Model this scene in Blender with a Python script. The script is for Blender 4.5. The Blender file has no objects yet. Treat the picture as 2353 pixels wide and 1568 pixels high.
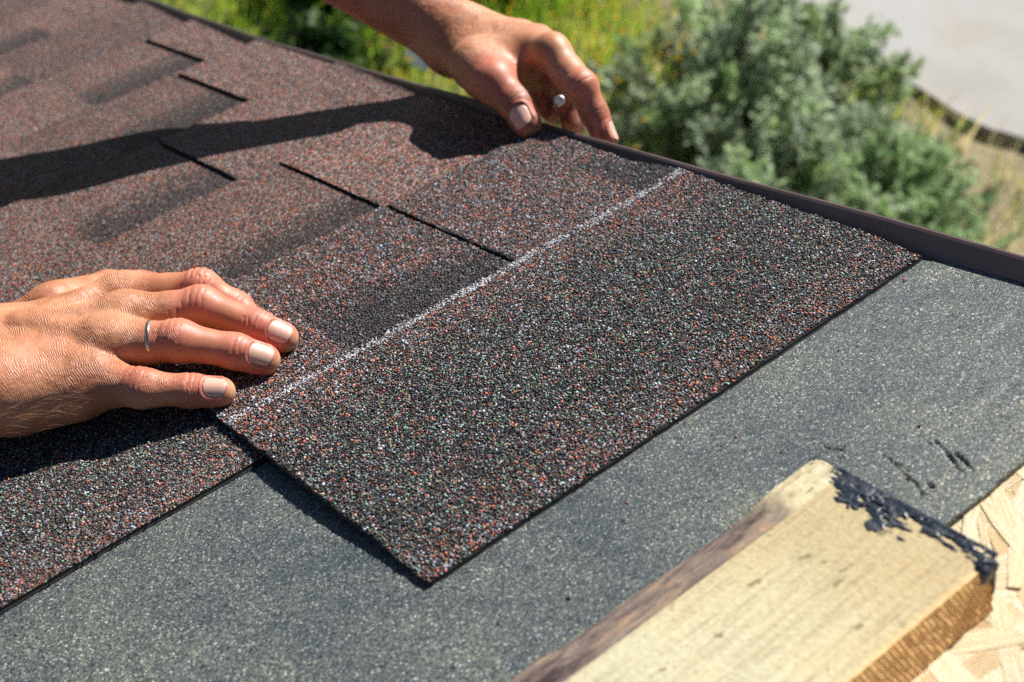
import bpy, math, random
import numpy as np
from mathutils import Matrix, Vector

random.seed(7)
rng = np.random.default_rng(7)
sc = bpy.context.scene
col = sc.collection

# ------------------------------------------------------------------ frames
# roof frame: x towards the rake edge, y down the slope, z square to the roof (metres)
PITCH = math.radians(22)
ROOF_Z = 2.9
M = Matrix.Translation((0, 0, ROOF_Z)) @ Matrix.Rotation(-PITCH, 4, 'X')
AX = np.array([[0.77284729, 0.45226274, -0.4451578],
               [-0.59990984, 0.29196196, -0.74489355],
               [-0.20691846, 0.84274351, 0.49695888]])      # roof axes seen from the camera
CAM = np.array([-0.19045866, -0.4345193, 0.372])
FPX, CX, CY = 3193.9, 1176.5, 784.0


def P(px, py, h=0.0):
    """point on the sight line through (px, py), at height h over the roof (roof frame)"""
    r = AX @ np.array([px - CX, -(py - CY), -FPX])
    t = (h - CAM[2]) / r[2]
    return CAM + r * t


def depth(px, py, h=0.0):
    q = P(px, py, h) - CAM
    return float(-(AX.T @ q)[2])


# ------------------------------------------------------------------ camera
cd = bpy.data.cameras.new('camera')
cam = bpy.data.objects.new('camera', cd)
col.objects.link(cam)
cm = Matrix([[*AX[0], CAM[0]], [*AX[1], CAM[1]], [*AX[2], CAM[2]], [0, 0, 0, 1]])
cam.matrix_world = M @ cm
cd.sensor_fit = 'HORIZONTAL'
cd.sensor_width = 36
cd.lens = 48.866
cd.clip_start = 0.02
cd.clip_end = 500
cd.dof.use_dof = True
cd.dof.focus_distance = 0.74
cd.dof.aperture_fstop = 9.2
cd.dof.aperture_blades = 9
sc.camera = cam

# ------------------------------------------------------------------ light
sun_roof = Vector((1.10, -0.05, 1.0)).normalized()
sun_dir = (M.to_3x3() @ sun_roof).normalized()
w = bpy.data.worlds.new('World')
sc.world = w
w.use_nodes = True
wt = w.node_tree
sky = wt.nodes.new('ShaderNodeTexSky')
sky.sky_type = 'NISHITA'
sky.sun_disc = False
sky.air_density = 0.75
sky.dust_density = 0.1
sky.ozone_density = 2.0
sky.sun_elevation = math.asin(sun_dir.z)
sky.sun_rotation = math.atan2(sun_dir.x, sun_dir.y)
wt.links.new(sky.outputs[0], wt.nodes['Background'].inputs[0])
wt.nodes['Background'].inputs[1].default_value = 0.05
sl = bpy.data.lights.new('sun', 'SUN')
sl.energy = 5.0
sl.angle = math.radians(0.5)
sl.color = (1.0, 0.955, 0.89)
so = bpy.data.objects.new('sun', sl)
so.rotation_euler = sun_dir.to_track_quat('Z', 'Y').to_euler()
so.location = (3, 2, 8)
col.objects.link(so)
sc.view_settings.view_transform = 'Standard'
sc.view_settings.look = 'None'
sc.view_settings.gamma = 1
sc.view_settings.use_curve_mapping = False
sc.view_settings.exposure = 0.85
sc.cycles.use_denoising = False


# ------------------------------------------------------------------ helpers
def tag(o, label=None, cat=None, group=None, kind=None):
    if label: o['label'] = label
    if cat: o['category'] = cat
    if group: o['group'] = group
    if kind: o['kind'] = kind
    return o


def thing(name, base=(0, 0, 0), roof=True, **kw):
    o = bpy.data.objects.new(name, None)
    o.empty_display_size = 0.05
    col.objects.link(o)
    o.matrix_world = (M if roof else Matrix.Identity(4)) @ Matrix.Translation(base)
    o['_b'] = list(base)
    return tag(o, **kw)


def mk(name, V, F, mat=None, parent=None, roof=True, smooth=False, base=None, attrs=None, **kw):
    """one mesh object; V in the roof frame (or world), F list of faces or an int array"""
    V = np.asarray(V, dtype=np.float32)
    b = np.array(parent['_b'] if (parent is not None and '_b' in parent) else (base if base is not None else (0, 0, 0)), dtype=np.float32)
    me = bpy.data.meshes.new(name)
    if isinstance(F, np.ndarray):
        n, k = F.shape
        me.vertices.add(len(V)); me.vertices.foreach_set('co', (V - b).astype(np.float32).ravel())
        me.loops.add(n * k); me.loops.foreach_set('vertex_index', F.astype(np.int32).ravel())
        me.polygons.add(n)
        me.polygons.foreach_set('loop_start', np.arange(0, n * k, k, dtype=np.int32))
        me.update(calc_edges=True)
    else:
        me.from_pydata([tuple(map(float, v)) for v in (V - b)], [], [list(map(int, f)) for f in F])
    if smooth:
        me.polygons.foreach_set('use_smooth', np.ones(len(me.polygons), dtype=bool))
    if attrs:
        for an, av in attrs.items():
            av = np.asarray(av, dtype=np.float32)
            if av.ndim == 1:
                a = me.attributes.new(an, 'FLOAT', 'POINT'); a.data.foreach_set('value', av)
            else:
                a = me.attributes.new(an, 'FLOAT_COLOR', 'POINT')
                if av.shape[1] == 3: av = np.hstack([av, np.ones((len(av), 1), np.float32)])
                a.data.foreach_set('color', av.ravel())
    me.validate()
    me.update()
    if mat is not None: me.materials.append(mat)
    o = bpy.data.objects.new(name, me)
    col.objects.link(o)
    if parent is not None:
        o.parent = parent
        if '_b' in parent: o['_b'] = list(parent['_b'])
    else:
        o.matrix_world = (M if roof else Matrix.Identity(4)) @ Matrix.Translation([float(q) for q in b])
    return tag(o, **kw)


class NT:
    """small material builder"""
    def __init__(self, name):
        self.m = bpy.data.materials.new(name); self.m.use_nodes = True
        self.t = self.m.node_tree; self.b = self.t.nodes['Principled BSDF']
        self._c = None

    def n(self, typ, ins=None, **props):
        x = self.t.nodes.new(typ)
        for k, v in props.items(): setattr(x, k, v)
        for k, v in (ins or {}).items():
            if isinstance(v, bpy.types.NodeSocket): self.t.links.new(v, x.inputs[k])
            else: x.inputs[k].default_value = v
        return x

    def co(self):
        if self._c is None: self._c = self.n('ShaderNodeTexCoord').outputs['Object']
        return self._c

    def map(self, scale=(1, 1, 1), rot=(0, 0, 0), loc=(0, 0, 0)):
        return self.n('ShaderNodeMapping', {'Vector': self.co(), 'Scale': scale, 'Rotation': rot, 'Location': loc}).outputs[0]

    def noise(self, scale, detail=4, rough=0.6, vec=None, out=0):
        return self.n('ShaderNodeTexNoise', {'Vector': vec if vec is not None else self.co(), 'Scale': scale, 'Detail': detail, 'Roughness': rough}).outputs[out]

    def ramp(self, fac, stops, interp='LINEAR'):
        r = self.n('ShaderNodeValToRGB', {'Fac': fac}); r.color_ramp.interpolation = interp
        e = r.color_ramp.elements
        while len(e) < len(stops): e.new(0.5)
        for i, (p, c) in enumerate(stops):
            e[i].position = p; e[i].color = (*c, 1) if len(c) == 3 else c
        return r.outputs[0]

    def math(self, op, a, b=0.0, c=0.0, clamp=False):
        return self.n('ShaderNodeMath', {0: a, 1: b, 2: c}, operation=op, use_clamp=clamp).outputs[0]

    def mix(self, f, a, b, blend='MIX'):
        x = self.n('ShaderNodeMix', data_type='RGBA', blend_type=blend)
        for k, v in ((0, f), (6, a), (7, b)):
            if isinstance(v, bpy.types.NodeSocket): self.t.links.new(v, x.inputs[k])
            else: x.inputs[k].default_value = (*v, 1) if (k > 0 and len(v) == 3) else v
        return x.outputs[2]

    def attr(self, name, out=2):
        return self.n('ShaderNodeAttribute', attribute_name=name).outputs[out]

    def bump(self, h, strength=0.5, dist=0.001, nrm=None):
        d = {'Height': h, 'Strength': strength, 'Distance': dist}
        if nrm is not None: d['Normal'] = nrm
        return self.n('ShaderNodeBump', d).outputs[0]

    def set(self, **kw):
        al = dict(color='Base Color', rough='Roughness', normal='Normal', spec='Specular IOR Level', metal='Metallic',
                  sss='Subsurface Weight', coat='Coat Weight', coat_rough='Coat Roughness', trans='Transmission Weight')
        for k, v in kw.items():
            s = self.b.inputs[al[k]]
            if isinstance(v, bpy.types.NodeSocket): self.t.links.new(v, s)
            else: s.default_value = (*v, 1) if (isinstance(v, tuple) and len(v) == 3) else v
        return self.m


def fbm(x, y, seed=0, octs=4):
    """cheap smooth value noise, about -1..1"""
    out = np.zeros(np.broadcast(x, y).shape); a = 1.0; tot = 0
    for o in range(octs):
        r = np.random.default_rng(seed * 31 + o); G = r.uniform(-1, 1, (64, 64))
        X = x * 2 ** o; Y = y * 2 ** o
        xi = np.floor(X).astype(int); yi = np.floor(Y).astype(int); fx = X - xi; fy = Y - yi
        fx = fx * fx * (3 - 2 * fx); fy = fy * fy * (3 - 2 * fy)
        g = lambda i, j: G[i % 64, j % 64]
        out = out + a * ((g(xi, yi) * (1 - fx) + g(xi + 1, yi) * fx) * (1 - fy) + (g(xi, yi + 1) * (1 - fx) + g(xi + 1, yi + 1) * fx) * fy)
        tot += a; a *= 0.5
    return out / tot


def smooth01(a, b, x):
    t = np.clip((x - a) / (b - a), 0, 1)
    return t * t * (3 - 2 * t)


def slab(xs, ys, mask, ztop, thick, warp=None):
    """solid sheet on a grid: mask[i,j] says which cells are filled"""
    X, Y = np.meshgrid(xs, ys, indexing='ij'); nx, ny = X.shape
    Xw, Yw = warp(X, Y) if warp else (X, Y)
    Z = ztop(Xw, Yw)
    T = np.stack([Xw, Yw, Z], -1).reshape(-1, 3); B = np.stack([Xw, Yw, Z - thick], -1).reshape(-1, 3)
    idx = np.arange(nx * ny).reshape(nx, ny); N = nx * ny
    a, b, c, d = idx[:-1, :-1], idx[1:, :-1], idx[1:, 1:], idx[:-1, 1:]
    m = mask
    F = [np.stack([a[m], b[m], c[m], d[m]], -1), np.stack([d[m], c[m], b[m], a[m]], -1) + N]
    pm = np.pad(m, 1)
    for (sx, sy, p, q) in ((-1, 0, a, d), (1, 0, c, b), (0, -1, b, a), (0, 1, d, c)):
        e = m & ~pm[1 + sx:1 + sx + m.shape[0], 1 + sy:1 + sy + m.shape[1]]
        p_, q_ = p[e], q[e]
        F.append(np.stack([q_, p_, p_ + N, q_ + N][::1], -1))
    V = np.vstack([T, B]); F = np.vstack(F)
    used = np.zeros(len(V), bool); used[F.ravel()] = True
    new = np.cumsum(used) - 1
    return V[used], new[F]


def box(x0, x1, y0, y1, z0, z1):
    V = [(x0, y0, z0), (x1, y0, z0), (x1, y1, z0), (x0, y1, z0), (x0, y0, z1), (x1, y0, z1), (x1, y1, z1), (x0, y1, z1)]
    F = [(0, 3, 2, 1), (4, 5, 6, 7), (0, 1, 5, 4), (1, 2, 6, 5), (2, 3, 7, 6), (3, 0, 4, 7)]
    return V, F


def tube(pts, rad, n=6, cap=True):
    pts = np.asarray(pts, float); rad = np.broadcast_to(rad, len(pts))
    V, F = [], []
    for i, p in enumerate(pts):
        t = pts[min(i + 1, len(pts) - 1)] - pts[max(i - 1, 0)]; t /= np.linalg.norm(t) + 1e-9
        a = np.cross(t, (0.3, 0.2, 0.9)); a /= np.linalg.norm(a) + 1e-9; b = np.cross(t, a)
        for k in range(n):
            th = 2 * math.pi * k / n
            V.append(p + rad[i] * (math.cos(th) * a + math.sin(th) * b))
    for i in range(len(pts) - 1):
        for k in range(n):
            F.append((i * n + k, i * n + (k + 1) % n, (i + 1) * n + (k + 1) % n, (i + 1) * n + k))
    if cap:
        F.append(tuple(range(n))[::-1]); F.append(tuple(range((len(pts) - 1) * n, len(pts) * n)))
    return V, F


def merge(parts):
    V, F, o = [], [], 0
    for v, f in parts:
        V.extend([tuple(q) for q in v]); F.extend([tuple(i + o for i in q) for q in f]); o += len(v)
    return V, F


# ------------------------------------------------------------------ materials
PAL = dict(  # granule colours
    char=(0.026, 0.024, 0.026), black=(0.012, 0.013, 0.017), umber=(0.066, 0.051, 0.043), brown=(0.125, 0.088, 0.068), grey=(0.15, 0.16, 0.18),
    pale=(0.26, 0.285, 0.33), red=(0.33, 0.085, 0.050), rust=(0.20, 0.078, 0.052), green=(0.11, 0.20, 0.14), tan=(0.30, 0.20, 0.12), mauve=(0.062, 0.052, 0.056))
MIXES = {  # cumulative share of every colour
    'red': [('char', .18), ('umber', .17), ('brown', .19), ('mauve', .09), ('grey', .10), ('pale', .085), ('red', .095), ('rust', .07), ('tan', .02)],
    'dark': [('char', .38), ('black', .14), ('mauve', .34), ('umber', .10), ('grey', .04)],
    'head': [('black', .24), ('char', .22), ('mauve', .12), ('umber', .10), ('brown', .10), ('grey', .08), ('pale', .045), ('red', .035), ('green', .085), ('tan', .02)],
}


def mat_granule_mesh():
    t = NT('granule_stone')
    c = t.attr('gcol', 0)
    n = t.noise(2500, 2, 0.5)
    c2 = t.mix(1.0, c, t.ramp(n, [(0.25, (0.72, 0.72, 0.72)), (0.75, (1.25, 1.25, 1.25))]), 'MULTIPLY')
    return t.set(color=c2, rough=0.48, spec=0.35, normal=t.bump(t.noise(3500, 2, 0.6), 0.5, 0.0002))


def mat_shingle(flat=False):
    t = NT('shingle_asphalt' if flat else 'shingle_granules')
    if flat:
        return t.set(color=(0.012, 0.012, 0.014), rough=0.6, normal=t.bump(t.noise(1500, 4), 0.5, 0.0003))
    vor = t.n('ShaderNodeTexVoronoi', {'Vector': t.map((1, 1, 0.3)), 'Scale': 880, 'Randomness': 1.0})
    vd, vc = vor.outputs['Distance'], vor.outputs['Color']
    sep = t.n('ShaderNodeSeparateColor', {'Color': vc}).outputs
    def pal(key):
        stops, acc = [], 0.0
        for nm, s in MIXES[key]:
            stops.append((acc, PAL[nm])); acc += s
        return t.ramp(sep[0], stops, 'CONSTANT')
    red, dark, head = pal('red'), pal('dark'), pal('head')
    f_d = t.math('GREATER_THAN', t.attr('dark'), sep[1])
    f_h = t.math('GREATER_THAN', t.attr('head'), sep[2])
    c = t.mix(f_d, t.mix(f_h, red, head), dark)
    tone = t.attr('tone')
    c = t.mix(1.0, c, t.n('ShaderNodeCombineColor', {'Red': tone, 'Green': t.math('MULTIPLY_ADD', tone, 0.9, 0.1), 'Blue': t.math('MULTIPLY_ADD', tone, 0.85, 0.15)}).outputs[0], 'MULTIPLY')
    gap = t.ramp(vd, [(0.40, (1, 1, 1)), (0.60, (0.10, 0.10, 0.11))])
    c = t.mix(1.0, c, gap, 'MULTIPLY')
    c = t.mix(1.0, c, (1.95, 1.74, 1.62), 'MULTIPLY')
    hgt = t.math('SUBTRACT', 1.0, vd)
    # every stone leans its own way
    pos = vor.outputs['Position']
    h2 = t.math('ADD', hgt, t.math('MULTIPLY', sep[1], 0.55))
    nb = t.bump(h2, 0.9, 0.0011)
    return t.set(color=c, rough=t.math('MULTIPLY_ADD', sep[2], 0.3, 0.5), spec=0.16, normal=nb)


def mat_membrane():
    t = NT('membrane_sand')
    v1 = t.n('ShaderNodeTexVoronoi', {'Vector': t.co(), 'Scale': 1600, 'Randomness': 1.0})
    s = t.n('ShaderNodeSeparateColor', {'Color': v1.outputs['Color']}).outputs
    grain = t.ramp(s[0], [(0.0, (0.014, 0.022, 0.030)), (0.25, (0.040, 0.052, 0.060)), (0.50, (0.078, 0.090, 0.092)), (0.76, (0.14, 0.145, 0.125)), (0.92, (0.24, 0.235, 0.19)), (0.98, (0.45, 0.46, 0.45))], 'CONSTANT')
    blot = t.noise(11, 5, 0.62)
    blot2 = t.noise(60, 3, 0.6)
    b = t.math('ADD', t.math('MULTIPLY', blot, 0.75), t.math('MULTIPLY', blot2, 0.25))
    shade = t.ramp(b, [(0.34, (0.60, 0.68, 0.76)), (0.50, (1.02, 1.05, 1.02)), (0.66, (1.50, 1.44, 1.18))])
    c = t.mix(1.0, grain, shade, 'MULTIPLY')
    bit = t.attr('bitumen')
    c = t.mix(bit, c, (0.006, 0.006, 0.008))
    nb = t.bump(t.math('ADD', t.math('SUBTRACT', 1.0, v1.outputs['Distance']), t.math('MULTIPLY', s[1], 0.6)), 0.55, 0.0004)
    return t.set(color=c, rough=t.math('MULTIPLY_ADD', s[2], 0.35, 0.35), spec=0.4, normal=nb)


def mat_metal():
    t = NT('brown_painted_metal')
    n = t.noise(30, 4)
    sp = t.n('ShaderNodeTexVoronoi', {'Vector': t.co(), 'Scale': 260, 'Randomness': 1.0}).outputs['Distance']
    dust = t.ramp(sp, [(0.05, (1, 1, 1)), (0.085, (0, 0, 0))])
    c = t.mix(t.math('MULTIPLY', dust, 0.5), t.ramp(n, [(0.35, (0.105, 0.066, 0.058)), (0.65, (0.13, 0.083, 0.074))]), (0.2, 0.18, 0.16))
    return t.set(color=c, rough=t.ramp(t.noise(90, 5), [(0.3, (0.36,) * 3), (0.7, (0.5,) * 3)]), spec=0.5, normal=t.bump(t.noise(22, 2), 0.25, 0.002))


def mat_wood():
    t = NT('sawn_pine')
    v = t.map((7, 95, 95), rot=(0, 0, math.radians(-3)))
    fib = t.noise(5, 8, 0.7, v)
    wav = t.n('ShaderNodeTexWave', {'Vector': t.map((2.2, 42, 30)), 'Scale': 1.0, 'Distortion': 5.0, 'Detail': 4, 'Detail Scale': 1.2}, wave_type='BANDS', bands_direction='Y').outputs[0]
    base = t.ramp(t.noise(16, 5, 0.65, t.map((0.45, 1, 1))), [(0.32, (0.37, 0.37, 0.235)), (0.48, (0.50, 0.47, 0.31)), (0.64, (0.52, 0.45, 0.275))])
    endy = t.attr('endy')
    base = t.mix(endy, base, (0.38, 0.29, 0.145))
    base = t.mix(t.math('MULTIPLY', wav, 0.16), base, (0.40, 0.27, 0.12))
    base = t.mix(t.ramp(fib, [(0.48, (0, 0, 0)), (0.72, (0.75, 0.75, 0.75))]), base, (0.24, 0.17, 0.09))
    fleck = t.ramp(t.noise(150, 3, 0.6, t.map((0.5, 1, 1))), [(0.64, (0, 0, 0)), (0.70, (0.85, 0.85, 0.85))])
    base = t.mix(fleck, base, (0.15, 0.12, 0.06))
    side = t.mix(t.ramp(t.noise(40, 4, 0.6, t.map((1, 1, 0.6))), [(0.35, (0, 0, 0)), (0.7, (1, 1, 1))]), (0.84, 0.56, 0.27), (0.62, 0.36, 0.14))
    base = t.mix(t.attr('side'), base, side)
    bk = t.noise(85, 7, 0.75, t.map((0.42, 1, 1)))
    bark = t.ramp(bk, [(0.36, (0.045, 0.030, 0.030)), (0.44, (0.12, 0.085, 0.075)), (0.52, (0.20, 0.155, 0.125)), (0.575, (0.27, 0.20, 0.145)), (0.61, (0.34, 0.19, 0.10)), (0.66, (0.40, 0.31, 0.19))])
    wane = t.attr('wane')
    base = t.mix(wane, base, bark)
    h = t.math('ADD', t.math('MULTIPLY', fib, 0.6), t.math('MULTIPLY', t.math('MULTIPLY', bk, wane), 5.0))
    return t.set(color=base, rough=0.72, spec=0.25, normal=t.bump(h, 0.45, 0.0012))


def mat_tar():
    t = NT('wet_bitumen')
    return t.set(color=(0.012, 0.017, 0.026), rough=t.ramp(t.noise(220, 3), [(0.35, (0.24,) * 3), (0.7, (0.5,) * 3)]), spec=0.6, normal=t.bump(t.noise(520, 3, 0.55), 0.6, 0.0006))


def mat_osb(i):
    t = NT('osb_strand_wood')
    oi = t.n('ShaderNodeObjectInfo').outputs['Random']
    fib = t.noise(4, 6, 0.72, t.n('ShaderNodeMapping', {'Vector': t.co(), 'Scale': (1.1, 5.5, 1.0), 'Location': t.n('ShaderNodeCombineXYZ', {0: t.math('MULTIPLY', oi, 50.0), 1: t.math('MULTIPLY', oi, 31.0)}).outputs[0]}).outputs[0])
    c = t.ramp(oi, [(0.0, (0.66, 0.48, 0.25)), (0.2, (0.82, 0.69, 0.45)), (0.65, (0.88, 0.80, 0.60)), (0.9, (0.82, 0.67, 0.42)), (1.0, (0.48, 0.31, 0.15))])
    c = t.mix(t.ramp(fib, [(0.44, (0, 0, 0)), (0.62, (0.75, 0.75, 0.75))]), c, (0.46, 0.29, 0.13))
    return t.set(color=c, rough=0.55, spec=0.3, normal=t.bump(fib, 0.9, 0.0010))


def mat_skin():
    t = NT('skin')
    big = t.noise(38, 4, 0.6)
    fine = t.noise(420, 5, 0.65)
    c = t.ramp(big, [(0.36, (0.385, 0.155, 0.074)), (0.50, (0.475, 0.208, 0.105)), (0.64, (0.53, 0.255, 0.138))])
    c = t.mix(t.math('MULTIPLY', t.attr('redness'), 0.8, clamp=True), c, (0.50, 0.14, 0.095))
    c = t.mix(t.math('MULTIPLY', t.attr('pale'), 0.8, clamp=True), c, (0.56, 0.33, 0.18))
    c = t.mix(t.math('MULTIPLY', t.ramp(fine, [(0.42, (0, 0, 0)), (0.68, (1, 1, 1))]), 0.22), c, (0.42, 0.16, 0.095))
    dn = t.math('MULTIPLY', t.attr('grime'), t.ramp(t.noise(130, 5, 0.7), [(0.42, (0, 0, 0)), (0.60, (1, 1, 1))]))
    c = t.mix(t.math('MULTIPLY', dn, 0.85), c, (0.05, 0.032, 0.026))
    spk = t.ramp(t.n('ShaderNodeTexVoronoi', {'Vector': t.co(), 'Scale': 150, 'Randomness': 1.0}).outputs['Distance'], [(0.035, (1, 1, 1)), (0.06, (0, 0, 0))])
    c = t.mix(t.math('MULTIPLY', spk, 0.55), c, (0.13, 0.05, 0.03))
    # creases: warped lines across the limb where 'wrinkle' says so, fine cells everywhere
    wc = t.attr('wcoord')
    dist = t.math('MULTIPLY', t.math('SUBTRACT', t.noise(70, 3, 0.6), 0.5), 0.0070)
    ph = t.math('MULTIPLY', t.math('ADD', wc, dist), 2600)
    line = t.math('ABSOLUTE', t.math('SINE', ph))
    amt = t.math('MULTIPLY', t.attr('wrinkle'), t.ramp(t.noise(120, 3, 0.6), [(0.40, (0.02,) * 3), (0.62, (1, 1, 1))]))
    h1 = t.math('MULTIPLY', t.math('POWER', line, 0.45), t.math('MULTIPLY', amt, 0.8))
    cell = t.n('ShaderNodeTexVoronoi', {'Vector': t.co(), 'Scale': 900, 'Randomness': 1.0}, feature='DISTANCE_TO_EDGE').outputs['Distance']
    cellr = t.ramp(cell, [(0.0, (0, 0, 0)), (0.16, (1, 1, 1))])
    h = t.math('ADD', h1, t.math('MULTIPLY', cellr, 0.05))
    h = t.math('ADD', h, t.math('MULTIPLY', t.noise(110, 3, 0.5), 0.28))
    t.b.inputs['Subsurface Radius'].default_value = (1.0, 0.35, 0.18)
    t.b.inputs['Subsurface Scale'].default_value = 0.0022
    return t.set(color=c, rough=t.ramp(fine, [(0.3, (0.40,) * 3), (0.7, (0.55,) * 3)]), spec=0.42, sss=0.40, normal=t.bump(h, 0.85, 0.0007))


def mat_simple(name, colr, rough=0.6, metal=0.0, var=0.25, scale=30, bump=0.2, spec=0.4, bd=0.001):
    t = NT(name)
    n = t.noise(scale, 5, 0.6)
    lo = tuple(max(0, q * (1 - var)) for q in colr); hi = tuple(q * (1 + var) for q in colr)
    return t.set(color=t.ramp(n, [(0.3, lo), (0.7, hi)]), rough=rough, metal=metal, spec=spec, normal=t.bump(n, bump, bd))


M_GRAN = mat_granule_mesh(); M_SHIN = mat_shingle(); M_ASPH = mat_shingle(True); M_MEMB = mat_membrane(); M_METAL = mat_metal()
M_WOOD = mat_wood(); M_TAR = mat_tar(); M_OSB = mat_osb(0); M_SKIN = mat_skin()
M_NAIL = NT('fingernail'); M_NAIL.b.inputs['Subsurface Radius'].default_value = (1, .5, .35); M_NAIL.b.inputs['Subsurface Scale'].default_value = 0.002
M_NAIL = M_NAIL.set(color=M_NAIL.mix(M_NAIL.attr('rim'), (0.70, 0.40, 0.31), (0.30, 0.14, 0.08)), rough=0.36, spec=0.5, sss=0.4, normal=M_NAIL.bump(M_NAIL.noise(260, 3), 0.12, 0.0004))

# ------------------------------------------------------------------ roof deck, house under it
V, F = box(-1.6, 0.344, -1.6, 2.1, -0.0255, -0.0135)
deck = mk('roof_deck', V, F, mat_simple('osb_board', (0.42, 0.29, 0.17), 0.8, scale=60), kind='structure')
# strands pressed into the bare part of the deck
strand_meshes = []
for i in range(10):
    n = 7
    L, W = 1.0, 1.0
    tp = []
    top, bot = [], []
    for k in range(n):
        u = k / (n - 1) - 0.5
        wv = 0.5 * (1 - 0.5 * abs(2 * u) ** (3 + i % 3)) * random.uniform(0.88, 1.05)
        sh = random.uniform(-0.06, 0.06)
        for s in (-1, 1):
            top.append((u, sh + s * wv, 0.5 + 0.5 * random.uniform(-.3, .3)))
    V = top + [(a, b, -0.5) for a, b, c in top]
    N = len(top); F = []
    for k in range(n - 1):
        a = 2 * k
        F.append((a, a + 2, a + 3, a + 1))
        F.append((a, a + N, a + 2 + N, a + 2)); F.append((a + 1, a + 3, a + 3 + N, a + 1 + N))
    F.append((0, 1, 1 + N, N)); F.append((2 * n - 2, 2 * n - 2 + N, 2 * n - 1 + N, 2 * n - 1))
    me = bpy.data.meshes.new('strand'); me.from_pydata(V, [], F); me.update(); me.materials.append(M_OSB)
    strand_meshes.append(me)
ns = 0
while ns < 300:
    # spread over the part of the bare deck that shows
    px, py = random.uniform(1850, 2500), random.uniform(960, 1680)
    q = P(px, py, -0.013)
    if q[1] > -0.13 or q[0] > 0.34: continue
    o = bpy.data.objects.new('strand', random.choice(strand_meshes)); col.objects.link(o)
    o.parent = deck
    ang = math.radians(random.gauss(25, 30) if random.random() < 0.6 else random.uniform(0, 180))
    z = -0.0133 + 0.0030 * ns / 290 + random.uniform(0, .0003)
    o.matrix_local = Matrix.Translation((q[0], q[1], z)) @ Matrix.Rotation(ang, 4, 'Z') @ Matrix.Rotation(random.uniform(-.05, .05), 4, 'X') @ Matrix.Rotation(random.uniform(-.012, .012), 4, 'Y') @ Matrix.Diagonal((random.uniform(.05, .14), random.uniform(.005, .014), 0.0012, 1))
    ns += 1

# the rest of the bare board: the same strands, joined
TV, TF, o6 = [], [], 0
src = [(np.array([v.co[:] for v in me.vertices]), [tuple(p.vertices) for p in me.polygons]) for me in strand_meshes]
for i in range(2600):
    sv, sf = src[i % len(src)]
    x_, y_ = random.uniform(-0.75, 0.30), random.uniform(-1.05, -0.175)
    L_, W_ = random.uniform(.05, .14), random.uniform(.005, .014)
    if x_ + L_ / 2 > 0.335: continue
    ang = math.radians(random.gauss(25, 30) if random.random() < 0.6 else random.uniform(0, 180))
    q = sv * [L_, W_, 0.0010]
    z_ = -0.0136 + 0.0011 * i / 2600 + q[:, 2] + q[:, 1] * random.uniform(-.04, .04)
    TV.append(np.stack([x_ + q[:, 0] * math.cos(ang) - q[:, 1] * math.sin(ang), y_ + q[:, 0] * math.sin(ang) + q[:, 1] * math.cos(ang), z_], -1))
    TF += [tuple(k_ + o6 for k_ in f) for f in sf]; o6 += len(sv)
mk('strand_layer', np.vstack(TV), TF, mat_simple('osb_strand_layer', (0.74, 0.60, 0.38), 0.6, var=0.35, scale=26, bd=0.0008), deck, kind='stuff')

# ------------------------------------------------------------------ underlay membrane
def uniq(*a): return np.unique(np.round(np.concatenate(a), 5))
xs = uniq(np.linspace(-1.5, 0.12, 80), np.linspace(0.12, 0.345, 260)); ys = uniq(np.linspace(-0.142, 0.0, 170), np.linspace(0.0, 2.05, 80))
# torn places in the membrane, as short strokes
cracks = []
for pts in ([(1878, 1022), (1905, 1032), (1935, 1035)], [(2150, 1015), (2180, 1043), (2200, 1075), (2212, 1082)], [(2195, 1040), (2218, 1060), (2235, 1082)],
            [(2075, 1098), (2100, 1105), (2118, 1135)], [(2130, 1108), (2142, 1118)], [(2120, 1010), (2142, 1020)], [(1925, 1052), (1940, 1050)], [(2030, 1045), (2075, 1085), (2090, 1100)],
            [(2050, 1060), (2100, 1090)]):
    cracks.append([P(a, b, -0.0068)[:2] for a, b in pts])
XR_M = lambda y: np.interp(y, [-0.2, -0.06, -0.03, 0.0, 0.1, 2.0], [0.346, 0.3425, 0.338, 0.331, 0.330, 0.330]) + 0.0012 * fbm(y * 60, y * 0, 5)


def memb_z(X, Y):
    Z = -0.0068 + 0.0005 * fbm(X * 9, Y * 9, 3)
    w_ = smooth01(-0.02, -0.10, Y) * smooth01(0.18, 0.27, X)
    Z = Z + w_ * 0.0016 * np.abs(fbm(X * 30 + Y * 12, Y * 60, 9, 3)) ** 1.2
    Z = Z - crack_d(X, Y) * 0.0016
    return Z


def crack_d(X, Y):
    D = np.full(X.shape, 1e9)
    for i, c in enumerate(cracks):
        for a, b in zip(c[:-1], c[1:]):
            ab = b - a; t = np.clip(((X - a[0]) * ab[0] + (Y - a[1]) * ab[1]) / (ab @ ab), 0, 1)
            d = np.hypot(X - a[0] - t * ab[0], Y - a[1] - t * ab[1]) / (0.0009 * (0.20 + 1.5 * np.abs(fbm(X * 130, Y * 130, 6, 2))) * (0.9 if i < 7 else 0.5))
            D = np.minimum(D, d)
    D = D + 0.5 * fbm(X * 400, Y * 400, 2, 2)
    return 1 - smooth01(0.7, 1.6, D)


def memb_warp(X, Y):
    xr = XR_M(Y)
    t = smooth01(0.27, 0.345, X)
    e = 0.0018 * fbm(X * 45, X * 0, 8) * smooth01(-0.13, -0.142, Y)
    return np.where(X > 0.27, 0.27 + (X - 0.27) / 0.075 * (xr - 0.27), X), Y + e


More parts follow.
